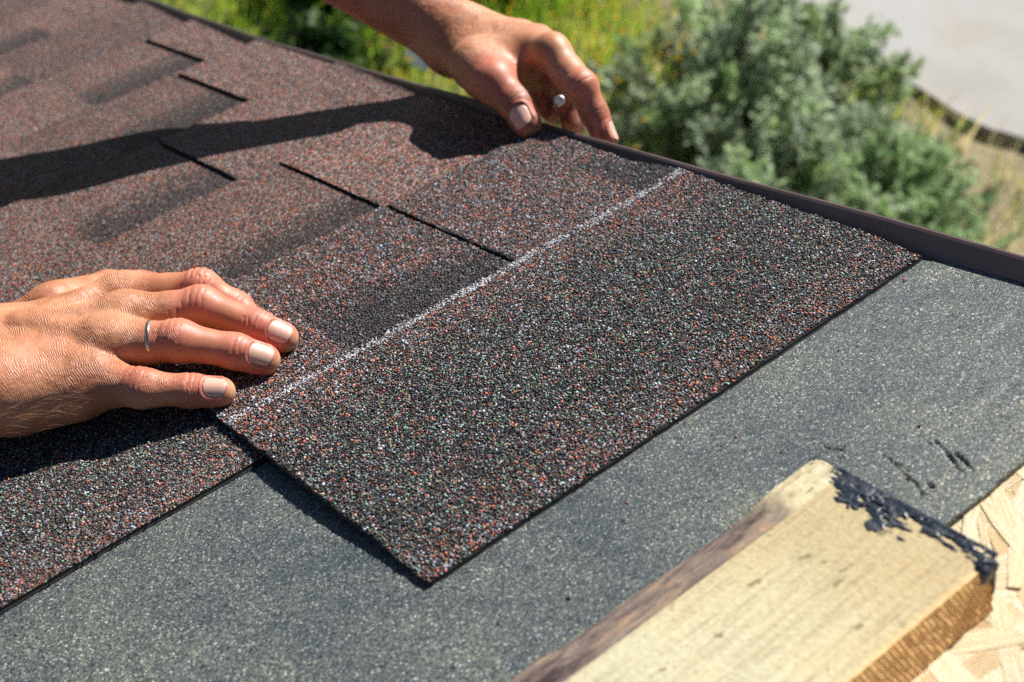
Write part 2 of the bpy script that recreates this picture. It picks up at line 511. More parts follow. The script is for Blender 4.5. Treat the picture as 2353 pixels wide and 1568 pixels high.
V, F = slab(xs, ys, np.ones((len(xs) - 1, len(ys) - 1), bool), memb_z, 0.0042, memb_warp)
bit = crack_d(V[:, 0], V[:, 1])
nt = len(V) // 2
bit[nt:] = 1.0
mk('underlay_membrane', V, F, M_MEMB, attrs={'bitumen': bit}, smooth=False, base=(0.1, 0.1, -0.011),
   label='grey green sanded underlay membrane stretched under the shingles, torn near the plank end', cat='underlay')

# ------------------------------------------------------------------ shingles
XT = ([-0.06, .05, .17, .30, .345, .40, .52, .58, .79, .92, 1.07, 1.6], [.3452, .3436, .3424, .3410, .3420, .3462, .3476, .348, .349, .357, .364, .372])
def lip_x(y): return np.interp(y, *XT)
DY, LEN, HEAD = 0.152, 0.337, 0.187
SLITS = [.199, .199, .166, .257, .291, .17, .25, .14, .22, .18]


def right_edge(k):
    if k == 0: return lambda y: np.interp(y, [0, .03, .14, .193, .228, .3, .335], [.3285, .3325, .3338, .3368, .3290, .3315, .3315]) + 0.0005 * fbm(y * 90, y * 0, 4)
    yy = LEN + DY * (k - 1)
    a = {1: (.333, .337), 2: (.337, .3485), 3: (.349, .3485), 4: (.338, .352), 5: (.345, .360)}.get(k, (.350, .360))
    return lambda y: np.interp(y, [yy, yy + DY], a) + 0.0005 * fbm(y * 90, y * 0, k)


def zprof(k):
    def f(X, Y):
        yl = Y - DY * k
        if k == 0:
            z = np.interp(yl, [0, 0.10, LEN], [-0.0037, 0.0, 0.0034])
            z = z + 0.0014 * smooth01(0.06, 0.0, X) * smooth01(0.01, 0.07, yl) * smooth01(0.20, 0.10, yl)
            z = z + 0.0008 * smooth01(0.29, 0.34, X) * smooth01(.05, .2, yl)
        else:
            z = np.interp(yl, [0, LEN], [-0.0036, 0.0030])
        return z + 0.00035 * fbm(X * 14 + k * 7, Y * 14, 11 + k, 3)
    return f


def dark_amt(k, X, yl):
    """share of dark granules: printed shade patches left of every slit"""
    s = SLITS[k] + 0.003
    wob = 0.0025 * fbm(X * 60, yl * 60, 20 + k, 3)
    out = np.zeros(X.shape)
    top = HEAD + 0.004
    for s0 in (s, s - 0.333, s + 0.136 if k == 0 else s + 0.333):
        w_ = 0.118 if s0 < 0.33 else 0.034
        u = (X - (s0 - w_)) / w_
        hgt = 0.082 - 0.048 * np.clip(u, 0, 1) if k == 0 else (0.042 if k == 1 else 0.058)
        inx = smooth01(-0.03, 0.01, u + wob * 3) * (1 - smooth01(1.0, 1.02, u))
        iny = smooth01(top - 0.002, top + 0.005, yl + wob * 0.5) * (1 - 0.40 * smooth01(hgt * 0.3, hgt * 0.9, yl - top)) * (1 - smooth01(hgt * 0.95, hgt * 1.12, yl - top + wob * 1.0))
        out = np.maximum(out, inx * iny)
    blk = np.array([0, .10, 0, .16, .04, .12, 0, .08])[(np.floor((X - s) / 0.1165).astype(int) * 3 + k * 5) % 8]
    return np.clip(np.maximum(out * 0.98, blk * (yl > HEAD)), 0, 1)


def head_amt(k, X, yl):
    lim = 0.160 + 0.014 * fbm(X * 18, yl * 0, 40 + k, 2)
    return np.clip(1 - smooth01(lim - 0.03, lim + 0.03, yl) * 1.0, 0, 1) * (0.35 + 0.65 * smooth01(0.0, 0.05, yl) * smooth01(-0.02, 0.02, X + 5))


def tone_amt(k, X, yl):
    s = SLITS[k]
    a = np.array([1.05, .80, 1.22, .88, 1.12, .82, 1.18, 1.0, .84, 1.15])
    if k in (0, 1, 3):
        a = {0: np.array([.95, 1.08, .92, 1.0, 1.0, .95, 1.05, 1.0, .95, 1.05]), 1: np.array([1.30] * 10), 3: np.array([.85, 1.1] * 5)}[k]
        if k == 1: return np.where(X > s, 1.30, 0.92)
    i = np.floor((X - s) / 0.1665).astype(int)
    return a[(i * 3 + k * 5) % 10] * 1.0


def granule_mesh(pts, size, colors, zf):
    """angular stones, 8 triangles each, joined"""
    n = len(pts)
    base = np.array([(1, 0, 0), (0, 1, 0), (-1, 0, 0), (0, -1, 0), (0, 0, 1), (0, 0, -1)], float)
    tri = np.array([(0, 1, 4), (1, 2, 4), (2, 3, 4), (3, 0, 4), (1, 0, 5), (2, 1, 5), (3, 2, 5), (0, 3, 5)])
    v = np.repeat(base[None], n, 0) * rng.uniform(0.72, 1.28, (n, 6, 1)) + rng.uniform(-0.22, 0.22, (n, 6, 3))
    v[:, 4, :2] += rng.uniform(-0.55, 0.55, (n, 2))
    v *= np.stack([size * rng.uniform(0.85, 1.35, n), size * rng.uniform(0.7, 1.0, n), size * rng.uniform(0.5, 0.85, n)], -1)[:, None, :]
    a = rng.uniform(0, 2 * np.pi, n); ca, sa = np.cos(a), np.sin(a)
    x = v[..., 0] * ca[:, None] - v[..., 1] * sa[:, None]; y = v[..., 0] * sa[:, None] + v[..., 1] * ca[:, None]; z = v[..., 2]
    tx, ty = rng.normal(0, 0.24, n), rng.normal(0, 0.24, n)
    z = z + x * tx[:, None] + y * ty[:, None]
    V = np.stack([x + pts[:, 0:1], y + pts[:, 1:2], z + (zf + rng.uniform(-.00022, .00036, n))[:, None]], -1).reshape(-1, 3)
    F = (tri[None] + (np.arange(n) * 6)[:, None, None]).reshape(-1, 3)
    return V, F, np.repeat(colors, 6, 0)


def pick(key, r):
    names, sh = zip(*MIXES[key]); cum = np.cumsum(sh); cum /= cum[-1]
    C = np.array([PAL[nm] for nm in names])
    return C[np.minimum(np.searchsorted(cum, r), len(names) - 1)]


def scatter(x0, x1, y0, y1, pitch):
    nx, ny = int((x1 - x0) / pitch), int((y1 - y0) / (pitch * 0.87))
    I, J = np.meshgrid(np.arange(nx), np.arange(ny), indexing='ij')
    X = x0 + (I + 0.5 * (J % 2)) * pitch + rng.uniform(-.42, .42, I.shape) * pitch
    Y = y0 + J * pitch * 0.87 + rng.uniform(-.42, .42, I.shape) * pitch
    return X.ravel(), Y.ravel()


def chalk_amt(x, y):
    c = 0.1902 + 0.0006 * fbm(x * 25, x * 0, 77, 3)
    d = np.abs(y - c)
    w_ = 0.0032 + 0.0010 * fbm(x * 60, x * 0, 78, 3)
    return np.clip((1 - smooth01(w_ * 0.5, w_ * 1.5, d)) * (0.66 + 0.55 * fbm(x * 70, y * 110, 79, 3)), 0, 1)


def stones(k, x0, x1, y0, y1, parent, inside, pitch=0.00126):
    x, y = scatter(x0, x1, y0, y1, pitch)
    yl = y - DY * k
    keep = inside(x, y); x, y, yl = x[keep], y[keep], yl[keep]
    r = rng.random((len(x), 4))
    c = pick('red', r[:, 0])
    h = head_amt(k, x, yl) > r[:, 1]; c[h] = pick('head', r[h, 0])
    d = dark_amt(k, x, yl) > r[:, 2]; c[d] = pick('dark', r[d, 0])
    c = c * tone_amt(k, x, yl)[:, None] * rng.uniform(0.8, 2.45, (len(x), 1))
    ch = chalk_amt(x, yl + (0 if k == 0 else 0.0)) > r[:, 3]
    c[ch] = c[ch] * 0.25 + np.array([0.52, 0.54, 0.57]) * rng.uniform(0.55, 1.15, (int(ch.sum()), 1))
    z = zprof(k)(x, y)
    V, F, C = granule_mesh(np.stack([x, y], -1), pitch * 0.60 * np.exp(rng.normal(0, 0.16, len(x))), c, z)
    mk('granules', V, F, M_GRAN, parent, attrs={'gcol': C}, kind='stuff')


LAB = {0: 'loose top shingle third with the chalk line, held down by both hands',
       1: 'lowest shingle at the left, its bare upper strip showing below the resting hand',
       2: 'shingle course whose slit starts just above the long slit, crossed by the arm shadow',
       3: 'shingle course with the short black slit just above the arm shadow',
       4: 'shingle course with the uppermost black slit, near the top of the photo',
       5: 'reddish shingle course one row above the uppermost black slit',
       6: 'blurred shingle course two rows above the uppermost black slit',
       7: 'shingle course nearly at the top left corner, second from the farthest',
       8: 'farthest shingle course, a sliver in the top left corner'}
for k in range(0, 9):
    re_ = right_edge(k); s = SLITS[k]
    x0 = 0.0 if k == 0 else -0.66
    y0, y1 = DY * k, DY * k + LEN
    xl_ = x0
    base_x = np.linspace(x0, 0.34, 150 if k == 0 else 170)
    sw = (0.0034, 0.0042, 0.0054, 0.0062, 0.0066, .006, .006, .006, .006)[k]
    base_x = base_x[np.abs(base_x - s) > 0.0045]
    xs = uniq(base_x, [s - sw / 2, s + sw / 2], np.linspace(s - 0.012, s + 0.012, 9))
    if k > 1: xs = uniq(xs, [s - 0.333 - sw / 2, s - 0.333 + sw / 2])
    ys = uniq(np.linspace(y0, y1, 150 if k == 0 else 110), [y0 + HEAD + 0.006])
    xc = (xs[:-1] + xs[1:]) / 2; yc = (ys[:-1] + ys[1:]) / 2
    mask = np.ones((len(xc), len(yc)), bool)
    for ss in ((s,) if k < 2 else (s, s - 0.333) if k < 5 else ()):
        mask[np.ix_(np.abs(xc - ss) < sw / 2, yc > y0 + HEAD + 0.006)] = False

    def warp(X, Y, k=k, re_=re_, x0=x0, y0=y0, y1=y1, s=s):
        e = 0.0007 * fbm(Y * 220, X * 10, 50 + k, 3) + 0.0004 * fbm(Y * 40, X * 4, 52 + k, 2)
        t = np.clip((X - (s + 0.02)) / (0.34 - s - 0.02), 0, 1)
        xr = re_(Y)
        Xn = X + e * (1 if True else 0) + t * (xr - 0.34)
        ey = 0.0005 * fbm(X * 180, Y * 10, 60 + k, 3) + 0.0008 * fbm(X * 25, Y * 0, 62 + k, 2)
        w_ = smooth01(0.01, 0, Y - y0) + smooth01(0.01, 0, y1 - Y)
        return Xn, Y + ey * w_
    zf = zprof(k)
    near = k <= 1
    V, F = slab(xs, ys, mask, (lambda X, Y: zf(X, Y) - 0.0004) if k == 0 else zf, 0.0026, warp)
    yl = V[:, 1] - y0
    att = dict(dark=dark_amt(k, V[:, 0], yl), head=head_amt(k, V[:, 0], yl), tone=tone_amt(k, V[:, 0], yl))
    t = thing('shingle', base=(0.17, y0 + 0.2, 0), label=LAB[k], cat='shingle', group='asphalt shingles laid in courses')
    if k == 0:
        mk('backing', V, F, M_ASPH, t)
        def inside0(x, y):
            wx = 0.0010 * fbm(y * 220, x * 0, 50, 3)
            a = (x > 0.0002 + wx) & (x < re_(y) - 0.0002 + wx) & (y > 0.0006 + 0.0011 * fbm(x * 200, x * 0, 61, 3)) & (y < LEN)
            return a & ~((np.abs(x - s) < sw / 2 + 0.0002 + 0.0004 * fbm(y * 300, x * 0, 71, 2)) & (y > HEAD + 0.007))
        stones(0, -0.001, 0.345, -0.001, LEN + 0.001, t, inside0)
    else:
        ow = mk('body', V, F, M_SHIN, t, attrs=att)
        ow.data.materials.append(M_ASPH)
        nz = np.zeros(len(ow.data.polygons) * 3, np.float32); ow.data.polygons.foreach_get('normal', nz)
        ow.data.polygons.foreach_set('material_index', (np.abs(nz.reshape(-1, 3)[:, 2]) < 0.6).astype(np.int32))
        if k == 1:
            def inside1(x, y):
                a = (x < 0.004) & (y > y0 + 0.0003 + 0.0004 * fbm(x * 200, x * 0, 62, 3))
                # only where the lens can see it
                return a
            stones(1, -0.30, 0.006, 0.150, 0.40, t, inside1, 0.00128)

# stray granules shed on the membrane
lx = rng.uniform(-0.2, 0.33, 260); ly = rng.uniform(-0.13, 0.14, 260)
kp = (ly < 0.0) | ((lx < -0.01) & (ly < 0.14)); kp &= rng.random(260) < np.where(np.abs(ly) < .03, 1, .45)
lx, ly = lx[kp], ly[kp]
V, F, C = granule_mesh(np.stack([lx, ly], -1), 0.0006 * np.exp(rng.normal(0, .25, len(lx))), pick('red', rng.random(len(lx))) * 1.3, np.full(len(lx), -0.0062))
mk('loose_granules', V, F, M_GRAN, attrs={'gcol': C}, kind='stuff', label='stray mineral granules shed on the grey underlay', cat='granules')

# ------------------------------------------------------------------ metal rake trim
ys = np.concatenate([np.linspace(-1.5, -0.1, 20), np.linspace(-0.08, 1.3, 80), np.linspace(1.32, 2.1, 12)])
prof = [(-0.050, -0.0115), (-0.0135, -0.0115), (-0.0105, -0.0108), (-0.0022, 0.0022), (-0.0008, 0.0032), (0.0004, 0.0034), (0.0014, 0.0026), (0.0018, 0.0008), (0.0018, -0.060), (0.0042, -0.066),
        (0.0036, -0.067), (0.0008, -0.060), (0.0008, 0.0000), (-0.0010, 0.0020), (-0.0100, -0.0120), (-0.050, -0.0125)]
V = []
for y in ys:
    lx = float(lip_x(y)) + 0.0004 * math.sin(y * 31)
    for a, b in prof: V.append((lx + a, y, b + 0.0004 * math.sin(y * 17 + 1)))
n = len(prof); F = []
for i in range(len(ys) - 1):
    for j in range(n):
        F.append((i * n + j, (i + 1) * n + j, (i + 1) * n + (j + 1) % n, i * n + (j + 1) % n))
F.append(tuple(range(n))[::-1]); F.append(tuple(range((len(ys) - 1) * n, len(ys) * n)))
o = mk('rake_trim', V, F, M_METAL, base=(0.345, 0.3, -0.01), smooth=False,
       label='dark brown folded metal drip edge running along the rake of the roof', cat='metal trim')


# ------------------------------------------------------------------ plank
PX1, YA, YB, YW, ZT, ZB = 0.1430, -0.1825, -0.1065, -0.0725, 0.0130, -0.0105
xs = np.concatenate([np.linspace(-0.9, -0.06, 40), np.linspace(-0.055, 0.118, 230), np.linspace(0.1186, PX1, 44)])
cs = []   # cross-section: (y, z, side, wane)
for t_ in np.linspace(0, 1, 26): cs.append((YA - 0.0012 * (1 - t_), ZB + t_ * (ZT - ZB - 0.0010), 1.0, 0.0))
for t_ in np.linspace(0.02, 1, 70): cs.append((YA + 0.0010 + t_ * (YB - YA - 0.0010), ZT, 0.0, 0.0))
for t_ in np.linspace(0.03, 1, 36): cs.append((YB + t_ * (YW - YB), ZT - (ZT + 0.0066) * (0.55 * t_ + 0.45 * t_ ** 2.2), 0.0, 1.0))
cs.append((YW - 0.002, ZB, 0, 1)); cs.append((YA + 0.02, ZB, 0, 0))
cs = np.array(cs); nx, nc = len(xs), len(cs)
X = np.repeat(xs[:, None], nc, 1); Y = np.repeat(cs[None, :, 0], nx, 0).copy(); Z = np.repeat(cs[None, :, 1], nx, 0).copy()
side = np.repeat(cs[None, :, 2], nx, 0); wane = np.repeat(cs[None, :, 3], nx, 0).copy()
wob = 0.0035 * fbm(X * 16, X * 0, 90, 3)
Y = Y + np.where(wane > 0, wob, 0) * smooth01(YB - 0.004, YW, Y)
ridge = np.sin((X * 1.0 + Z * 0.55) * 2 * np.pi / 0.0027 + 2.5 * fbm(X * 40, Z * 40, 91, 2))
Y = Y - side * (0.00050 * ridge * (0.5 + 0.8 * np.abs(fbm(X * 25, Z * 30, 89, 2))) * smooth01(ZT, ZT - .006, Z) + 0.0005 * fbm(X * 300, Z * 300, 92, 3)) * smooth01(ZB, ZB + .002, Z)
top = (1 - side) * (1 - wane)
Z = Z + top * (0.00025 * fbm(X * 60, Y * 500, 93, 4) + 0.0002 * fbm(X * 600, Y * 900, 94, 2))
Z = Z + wane * smooth01(YB, YB + .006, Y) * (0.0016 * fbm(X * 40, Y * 160, 95, 4))
endc = smooth01(PX1 - 0.004, PX1, X)
cornr = smooth01(YA + 0.010, YA, Y) * smooth01(PX1 - 0.007, PX1, X)
X = X - 0.0035 * cornr - 0.0012 * endc * smooth01(ZT - 0.003, ZT, Z) + 0.0028 * endc * smooth01(-0.14, -0.10, Y)
Z = Z - 0.0009 * endc * top
tw = np.clip((np.repeat(cs[None, :, 0], nx, 0) - YB) / (YW - YB), 0, 1)
we = smooth01(0.075, 0.128, X) * wane
Y = Y * (1 - we) + we * np.where(tw < 0.55, YB + tw / 0.55 * 0.0185, -0.088 + (tw - 0.55) / 0.45 * 0.007)
Z = Z * (1 - we) + we * np.where(tw < 0.55, ZT - 0.0006 - 0.001 * smooth01(.4, .55, tw), ZT - 0.0012 - (tw - 0.55) / 0.45 * 0.018) + we * 0.0006 * fbm(X * 200, Y * 300, 88, 3)
X = X + smooth01(0.06, PX1, X) * np.interp(Y, [-0.182, -0.09], [-0.0035, 0.0020])
V = np.stack([X, Y, Z], -1).reshape(-1, 3)
idx = np.arange(nx * nc).reshape(nx, nc)
nxt = np.roll(idx, -1, 1)
F = np.stack([idx[:-1].ravel(), idx[1:].ravel(), nxt[1:].ravel(), nxt[:-1].ravel()], -1)
F = [tuple(f) for f in F[:, ::-1]] + [tuple(idx[0]), tuple(idx[-1][::-1])]
w_att = wane * (1 - smooth01(0.100, 0.124, X + 0.006 * fbm(X * 80, Y * 80, 96, 3)))
endy = smooth01(0.02, 0.125, X + 0.03 * fbm(X * 20, Y * 30, 97, 3)) * 0.75 * (1 - wane)
plank = thing('wooden_plank', base=(0.05, -0.14, ZB), label='pale sawn pine plank with bark left along one edge and black tar on its end', cat='plank')
mk('board', V, F, M_WOOD, plank, attrs={'side': side.ravel(), 'wane': w_att.ravel(), 'endy': endy.ravel()}, smooth=False)
# bitumen smeared over the end: a skin of its own, thick in the middle
gx = np.linspace(0.098, PX1 + 0.0016, 190); gy = np.linspace(YA - 0.001, YW - 0.012, 330)
GX, GY = np.meshgrid(gx, gy, indexing='ij')
GX = GX + np.interp(GY, [-0.182, -0.09], [-0.0035, 0.0030])
e = PX1 + 0.001 + np.interp(GY, [-0.182, -0.09], [-0.0035, 0.0030]) - GX
wy = np.interp(GY, [-0.183, -0.172, -0.160, -0.148, -0.135, -0.120, -0.111, -0.105, -0.098, -0.085], [0.008, 0.0055, 0.010, 0.0135, 0.017, 0.015, 0.012, 0.008, 0.004, -0.006])
nz_ = fbm(GX * 110, GY * 70, 98, 5) * 0.009 + fbm(GX * 520, GY * 170, 99, 3) * 0.0065
amt = wy - e + nz_
amt2 = amt - 0.022 * np.clip(fbm(GX * 560, GY * 260, 100, 3) - .04, 0, 1) * (e > 0.0015)
m_ = amt2 > 0
surf = np.full(GX.shape, ZT)
surf = np.where(GY > -0.0885, ZT - 0.004, surf)
th_ = np.clip(amt2 * 0.08, 0, 0.0008) * (0.75 + 0.5 * np.abs(fbm(GX * 150, GY * 220, 101, 2)))
GZ = surf + 0.0004 + th_
cell = m_[:-1, :-1] & m_[1:, :-1] & m_[1:, 1:] & m_[:-1, 1:]
gi = np.arange(GX.size).reshape(GX.shape)
Ft = np.stack([gi[:-1, :-1][cell], gi[1:, :-1][cell], gi[1:, 1:][cell], gi[:-1, 1:][cell]], -1)
Vt = np.stack([GX, GY, GZ], -1).reshape(-1, 3)
used = np.zeros(len(Vt), bool); used[Ft.ravel()] = True
new = np.cumsum(used) - 1
Vt, Ft = Vt[used], new[Ft]
# the lump wrapped over the near corner and down the end grain
def blob(cx, cy, cz, rx, ry, rz, seed, n=18):
    Vb, Fb = [], []
    for i in range(n + 1):
        for j in range(n * 2):
            th, ph = math.pi * i / n, math.pi * j / n
            d = np.array([math.sin(th) * math.cos(ph), math.sin(th) * math.sin(ph), math.cos(th)])
            rr = 1 + 0.34 * float(fbm(np.array(d[0] * 1.9 + 5 + seed), np.array(d[1] * 1.9 + 7 + d[2] * 1.3), seed, 3))
            Vb.append((cx + rx * d[0] * rr, cy + ry * d[1] * rr, cz + rz * d[2] * rr))
    for i in range(n):
        for j in range(n * 2):
            a, b = i * n * 2 + j, i * n * 2 + (j + 1) % (n * 2)
            Fb.append((a, b, b + n * 2, a + n * 2))
    return Vb, Fb
bl = [blob(PX1 - 0.0085, YA + 0.0012, ZT - 0.0035, 0.0058, 0.0042, 0.0050, 3), blob(PX1 - 0.0058, YA + 0.003, ZT - 0.010, 0.0030, 0.0040, 0.0085, 4),
      blob(PX1 - 0.0045, YA + 0.012, ZT - 0.0065, 0.0022, 0.012, 0.0068, 5), blob(PX1 - 0.0012, -0.135, ZT - 0.006, 0.0018, 0.034, 0.0068, 6)]
V2, F2 = merge([(Vt, [tuple(f) for f in Ft])] + bl)
mk('tar_smear', V2, F2, M_TAR, plank, smooth=True)

# ------------------------------------------------------------------ the person's arms and hands
def seg_d(p, a, b, ra, rb):
    ab = b - a; L2 = float(ab @ ab) + 1e-12
    t = np.clip(((p - a) @ ab) / L2, 0, 1)
    q = p - a - t[..., None] * ab
    return np.sqrt((q * q).sum(-1)) - (ra + (rb - ra) * t)


def smin(a, b, k):
    h = np.maximum(k - np.abs(a - b), 0) / k
    return np.minimum(a, b) - h * h * k * 0.25


class Field:
    def __init__(self, lo, hi, vox):
        self.lo = np.array(lo, float); self.v = vox
        self.n = np.ceil((np.array(hi) - self.lo) / vox).astype(int) + 1
        self.F = np.full(self.n, 0.03, np.float32)

    def add(self, segs, k_in, F=None):
        """union of tapered capsules, smooth inside the group"""
        F = np.full(self.n, 0.03, np.float32) if F is None else F
        for a, b, ra, rb in segs:
            a, b = np.array(a, float), np.array(b, float)
            m = 0.026
            lo = np.minimum(a - ra, b - rb) - m; hi = np.maximum(a + ra, b + rb) + m
            i0 = np.clip(np.floor((lo - self.lo) / self.v).astype(int), 0, self.n); i1 = np.clip(np.ceil((hi - self.lo) / self.v).astype(int) + 1, 0, self.n)
            if np.any(i1 <= i0): continue
            ax = [self.lo[d] + self.v * np.arange(i0[d], i1[d]) for d in range(3)]
            p = np.stack(np.meshgrid(*ax, indexing='ij'), -1)
            sl_ = tuple(slice(i0[d], i1[d]) for d in range(3))
            F[sl_] = smin(F[sl_], seg_d(p, a, b, ra, rb).astype(np.float32), k_in)
        return F

    def mesh(self, F):
        """surface nets"""
        s = F < 0
        c = np.zeros(tuple(self.n - 1), np.uint8); tot = 0
        corners = [(i, j, k) for i in (0, 1) for j in (0, 1) for k in (0, 1)]
        sub = lambda A, o: A[o[0]:self.n[0] - 1 + o[0], o[1]:self.n[1] - 1 + o[1], o[2]:self.n[2] - 1 + o[2]]
        for o in corners: c += sub(s, o)
        act = (c > 0) & (c < 8)
        I = np.argwhere(act)
        acc = np.zeros((len(I), 3)); cnt = np.zeros(len(I))
        for o in corners:
            for d in range(3):
                if o[d]: continue
                o2 = list(o); o2[d] = 1
                f0 = F[I[:, 0] + o[0], I[:, 1] + o[1], I[:, 2] + o[2]]; f1 = F[I[:, 0] + o2[0], I[:, 1] + o2[1], I[:, 2] + o2[2]]
                x = (f0 < 0) != (f1 < 0)
                t = np.where(x, f0 / np.where(x, f0 - f1, 1), 0)
                pt = np.array(o, float)[None].repeat(len(I), 0); pt[:, d] += t
                acc += np.where(x[:, None], pt, 0); cnt += x
        V = self.lo + self.v * (I + acc / cnt[:, None])
        vid = np.full(act.shape, -1, np.int64); vid[act] = np.arange(len(I))
        Fs = []
        for d in range(3):
            a_, b_ = (d + 1) % 3, (d + 2) % 3
            s0 = [slice(1, -1)] * 3; s1 = [slice(1, -1)] * 3
            s0[d] = slice(0, -1); s1[d] = slice(1, None)
            A, B = s[tuple(s0)], s[tuple(s1)]
            E = np.argwhere(A != B)
            off = np.ones(3, int); off[d] = 0
            E0 = E + off
            fl = s[E0[:, 0], E0[:, 1], E0[:, 2]]
            def cellid(da, db):
                q = E0.copy(); q[:, a_] -= da; q[:, b_] -= db
                return vid[q[:, 0], q[:, 1], q[:, 2]]
            Q = np.stack([cellid(1, 1), cellid(0, 1), cellid(0, 0), cellid(1, 0)], -1)
            Q[~fl] = Q[~fl][:, ::-1]
            Fs.append(Q)
        return V, np.vstack(Fs)


def relax(V, F, it=2, lam=0.4):
    for _ in range(it):
        acc = np.zeros_like(V); cnt = np.zeros(len(V))
        for i in range(4):
            j = (i + 1) % 4
            np.add.at(acc, F[:, i], V[F[:, j]]); np.add.at(cnt, F[:, i], 1)
            np.add.at(acc, F[:, j], V[F[:, i]]); np.add.at(cnt, F[:, j], 1)
        V = V + lam * (acc / np.maximum(cnt, 1)[:, None] - V)
    return V


def vnormals(V, F):
    a = V[F[:, 2]] - V[F[:, 0]]; b = V[F[:, 3]] - V[F[:, 1]]; n = np.cross(a, b)
    N = np.zeros_like(V)
    for i in range(4): np.add.at(N, F[:, i], n)
    return N / (np.linalg.norm(N, axis=1, keepdims=True) + 1e-12)


def unit(a): return a / (np.linalg.norm(a) + 1e-12)


def chain(pts, rad):
    p = [P(*a) for a in pts]
    return [(p[i], p[i + 1], rad[i], rad[i + 1]) for i in range(len(p) - 1)], p


person = thing('person', base=(0.0, 0.83, 0.0), label='person pressing the top shingle flat with both bare hands, wearing a ring', cat='person')
skinV, skinF, skinA = [], [], []
NAILS = []


